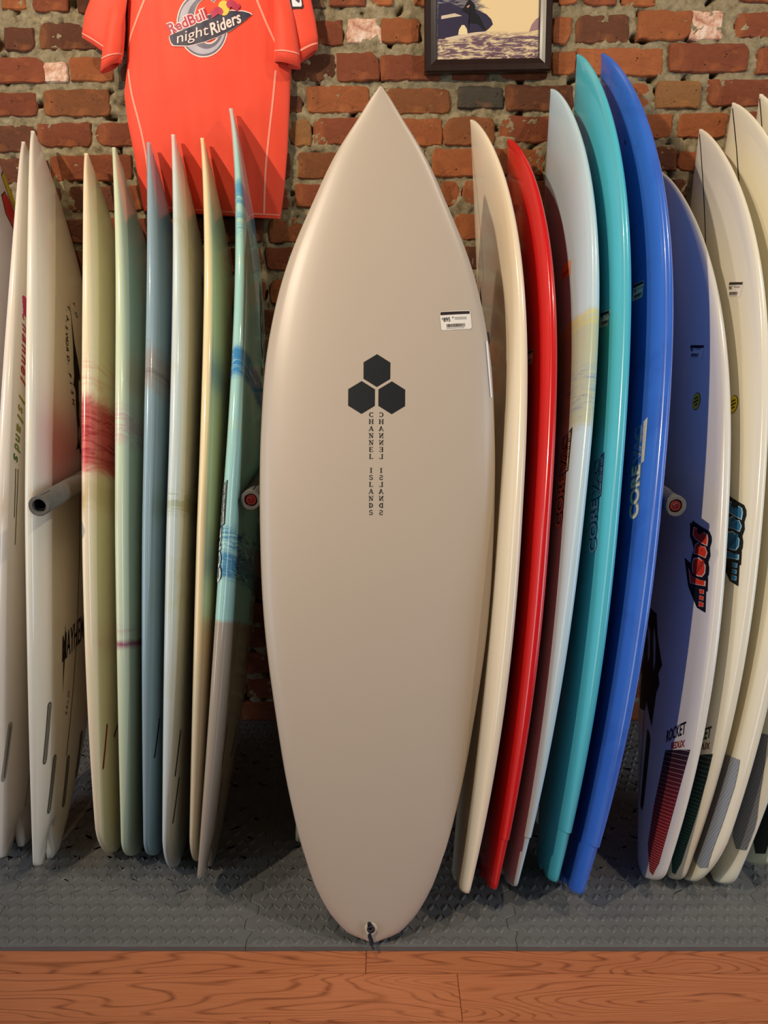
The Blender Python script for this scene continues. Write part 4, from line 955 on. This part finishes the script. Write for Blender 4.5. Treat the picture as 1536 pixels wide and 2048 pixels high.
    bmesh.ops.transform(hk, matrix=Matrix.Translation(W(-.45, 2.235, 2.400)) @ Matrix.Rotation(pi/2, 4, 'X'), verts=hk.verts); link('wall_hook', hk, flat((60, 50, 44)), root)
shirt()

# ------------------------------------------------------------------ framed photograph
def picture():
    root = thing('framed_picture', (.2745, 2.40, 1.895), label='dark wooden frame with an old surfing photograph on the brick wall', cat='picture', group=None)
    O = Vector((.2745, 2.40, 1.895)); t = NT('dark_walnut'); v = t.coord((40, 40, 3)); t.base(t.mix(t.noise(v, 2, 4), lin((26, 15, 12)), lin((44, 25, 19)))); t.rough(.35, .5, .2)
    x0, x1, z0, z1 = .1075, .4415, 1.8935, 2.335; i0, i1, j0, j1 = .1380, .4110, 1.9265, 2.302; yb = 2.412
    ang = RD(.9)
    def rotp(x, z): 
        cx, cz = .27, 1.895; return (cx+(x-cx)*cos(ang)-(z-cz)*sin(ang), cz+(x-cx)*sin(ang)+(z-cz)*cos(ang))
    def rail(a, b_, c_, d):   # outer a,b ; inner c,d
        vs = []
        for (p, q, y) in ((a, b_, yb), (a, b_, 2.386), (a, b_, 2.384)):
            pass
        prof_ = [(0, yb), (0, 2.388), (.12, 2.384), (.55, 2.386), (.8, 2.390), (1, 2.393), (1, yb)]
        for e0, e1 in ((a, c_), (b_, d)):
            for f, y in prof_:
                x, z = rotp(e0[0]+(e1[0]-e0[0])*f, e0[1]+(e1[1]-e0[1])*f); vs.append(Vector((x, y, z))-O)
        n = len(prof_); fs = [(i, (i+1) % n, n+(i+1) % n, n+i) for i in range(n)]+[tuple(range(n)), tuple(range(2*n-1, n-1, -1))]
        pydata('frame_rail', vs, fs, t.m, root)
    A, B_, Cc, D = (x0, z0), (x1, z0), (x1, z1), (x0, z1); a, b_, c_, d = (i0, j0), (i1, j0), (i1, j1), (i0, j1)
    rail(A, B_, a, b_); rail(B_, Cc, b_, c_); rail(Cc, D, c_, d); rail(D, A, d, a)
    p = NT('old_photo_print'); v = p.coord(); sx = p.n('SeparateXYZ'); p.l(v, sx.inputs[0]); X, Z = sx.outputs[0], sx.outputs[2]
    str_ = p.coord((1, 1, 3.2)); n1 = p.noise(str_, 22, 7, .65, .6)
    # dark water on the left and along the bottom, pale spray at upper right
    dark = p.val('ADD', p.val('MULTIPLY', X, -7.5), p.val('MULTIPLY', Z, 0.4))
    low = p.n('MapRange'); p.l(Z, low.inputs[0]); low.inputs[1].default_value = .118; low.inputs[2].default_value = .150; low.inputs[3].default_value = 1; low.inputs[4].default_value = 0
    mk = p.val('ADD', p.val('ADD', dark, n1), -.32)
    m1 = p.ramp(mk, [(.30, (0, 0, 0, 1)), (.50, (1, 1, 1, 1))])
    wv = p.ramp(p.noise(p.coord((1, 1, 4.5)), 26, 8, .7, 1), [(.47, (1, 1, 1, 1)), (.57, (0, 0, 0, 1))])
    botm = p.n('MapRange'); p.l(Z, botm.inputs[0]); botm.inputs[1].default_value = .085; botm.inputs[2].default_value = .10; botm.inputs[3].default_value = 1; botm.inputs[4].default_value = 0
    c = p.mix(m1, lin((222, 196, 150)), lin((40, 42, 74)))
    c = p.mix(p.val('MULTIPLY', p.val('MULTIPLY', m1, wv), .35), c, lin((190, 176, 160)))
    c = p.mix(p.val('MULTIPLY', botm.outputs[0], 1.0), c, p.mix(wv, lin((218, 196, 156)), lin((104, 78, 92))))
    p.base(c); p.rough(.35, .4)
    vs = [Vector((*[rotp(x, z)[0]], 2.3975, rotp(x, z)[1]))-O for x, z in ((i0-.004, j0-.004), (i1+.004, j0-.004), (i1+.004, j1+.004), (i0-.004, j1+.004))]
    ph = pydata('photo_print', vs+[q+Vector((0, .012, 0)) for q in vs], [(0, 1, 2, 3), (7, 6, 5, 4), (0, 4, 5, 1), (1, 5, 6, 2), (2, 6, 7, 3), (3, 7, 4, 0)], p.m, root)
    def cut(name, pts, m, y=2.3972, par=ph):
        bm = bmesh.new(); bm.faces.new([bm.verts.new(Vector((x*1.0, y, z))-O) for x, z in pts]); bmesh.ops.triangulate(bm, faces=bm.faces); return link(name, bm, m, par)
    cut('wave_face', [(.142, 2.058), (.17, 2.062), (.20, 2.050), (.24, 2.046), (.268, 2.034), (.281, 2.022), (.286, 2.010), (.276, 2.000), (.268, 1.994), (.250, 1.990), (.215, 1.982), (.17, 1.975), (.142, 1.975)], flat((50, 44, 66), .4), 2.3973)
    cut('water_shine', [(.150, 2.030), (.185, 2.036), (.205, 2.030), (.175, 2.026), (.150, 2.022)], flat((200, 184, 160), .4), 2.3971)
    cut('surfer_figure', [(.2154, 2.0607), (.2200, 2.0660), (.2260, 2.0665), (.2290, 2.0615), (.2368, 2.0569), (.2394, 2.0378), (.2502, 2.0282), (.2682, 1.9955), (.2596, 1.9974), (.2464, 2.0109), (.2229, 2.0128), (.2234, 1.9935), (.2207, 2.0186), (.2225, 2.0321), (.2052, 2.0415), (.2000, 2.0380), (.2078, 2.0473)], flat((26, 26, 30), .4), 2.3969)
    cut('surfer_face', [(.2160, 2.0520), (.2185, 2.0480), (.2245, 2.0535), (.2225, 2.0555)], flat((196, 140, 116), .4), 2.3967)
    cut('ridden_board', [(.160, 1.977), (.20, 1.985), (.24, 1.991), (.270, 1.993), (.268, 1.989), (.235, 1.983), (.185, 1.973), (.165, 1.972)], flat((206, 184, 160), .4), 2.3969)
    cut('white_splash', [(.195, 1.985), (.197, 1.997), (.204, 2.008), (.211, 2.008), (.218, 1.998), (.220, 1.986)], flat((226, 206, 160), .4), 2.3967)
    cut('far_wave', [(.381, 1.992), (.388, 2.010), (.398, 2.022), (.411, 2.030), (.411, 1.998)], flat((150, 116, 120), .4), 2.3973)
    cut('signature', [(.266, 1.934), (.270, 1.937), (.276, 1.934), (.284, 1.937), (.296, 1.936), (.284, 1.935), (.276, 1.932), (.270, 1.935)], flat((110, 70, 80), .4), 2.3969)
    # grey mat lip along the glass edges
    for xa in (i0+.0015, i1-.0035):
        q = [rotp(xa, j0), rotp(xa+.002, j0), rotp(xa+.002, j1), rotp(xa, j1)]; cut('glass_edge', q, flat((78, 80, 90), .3), 2.3955, root)
picture()
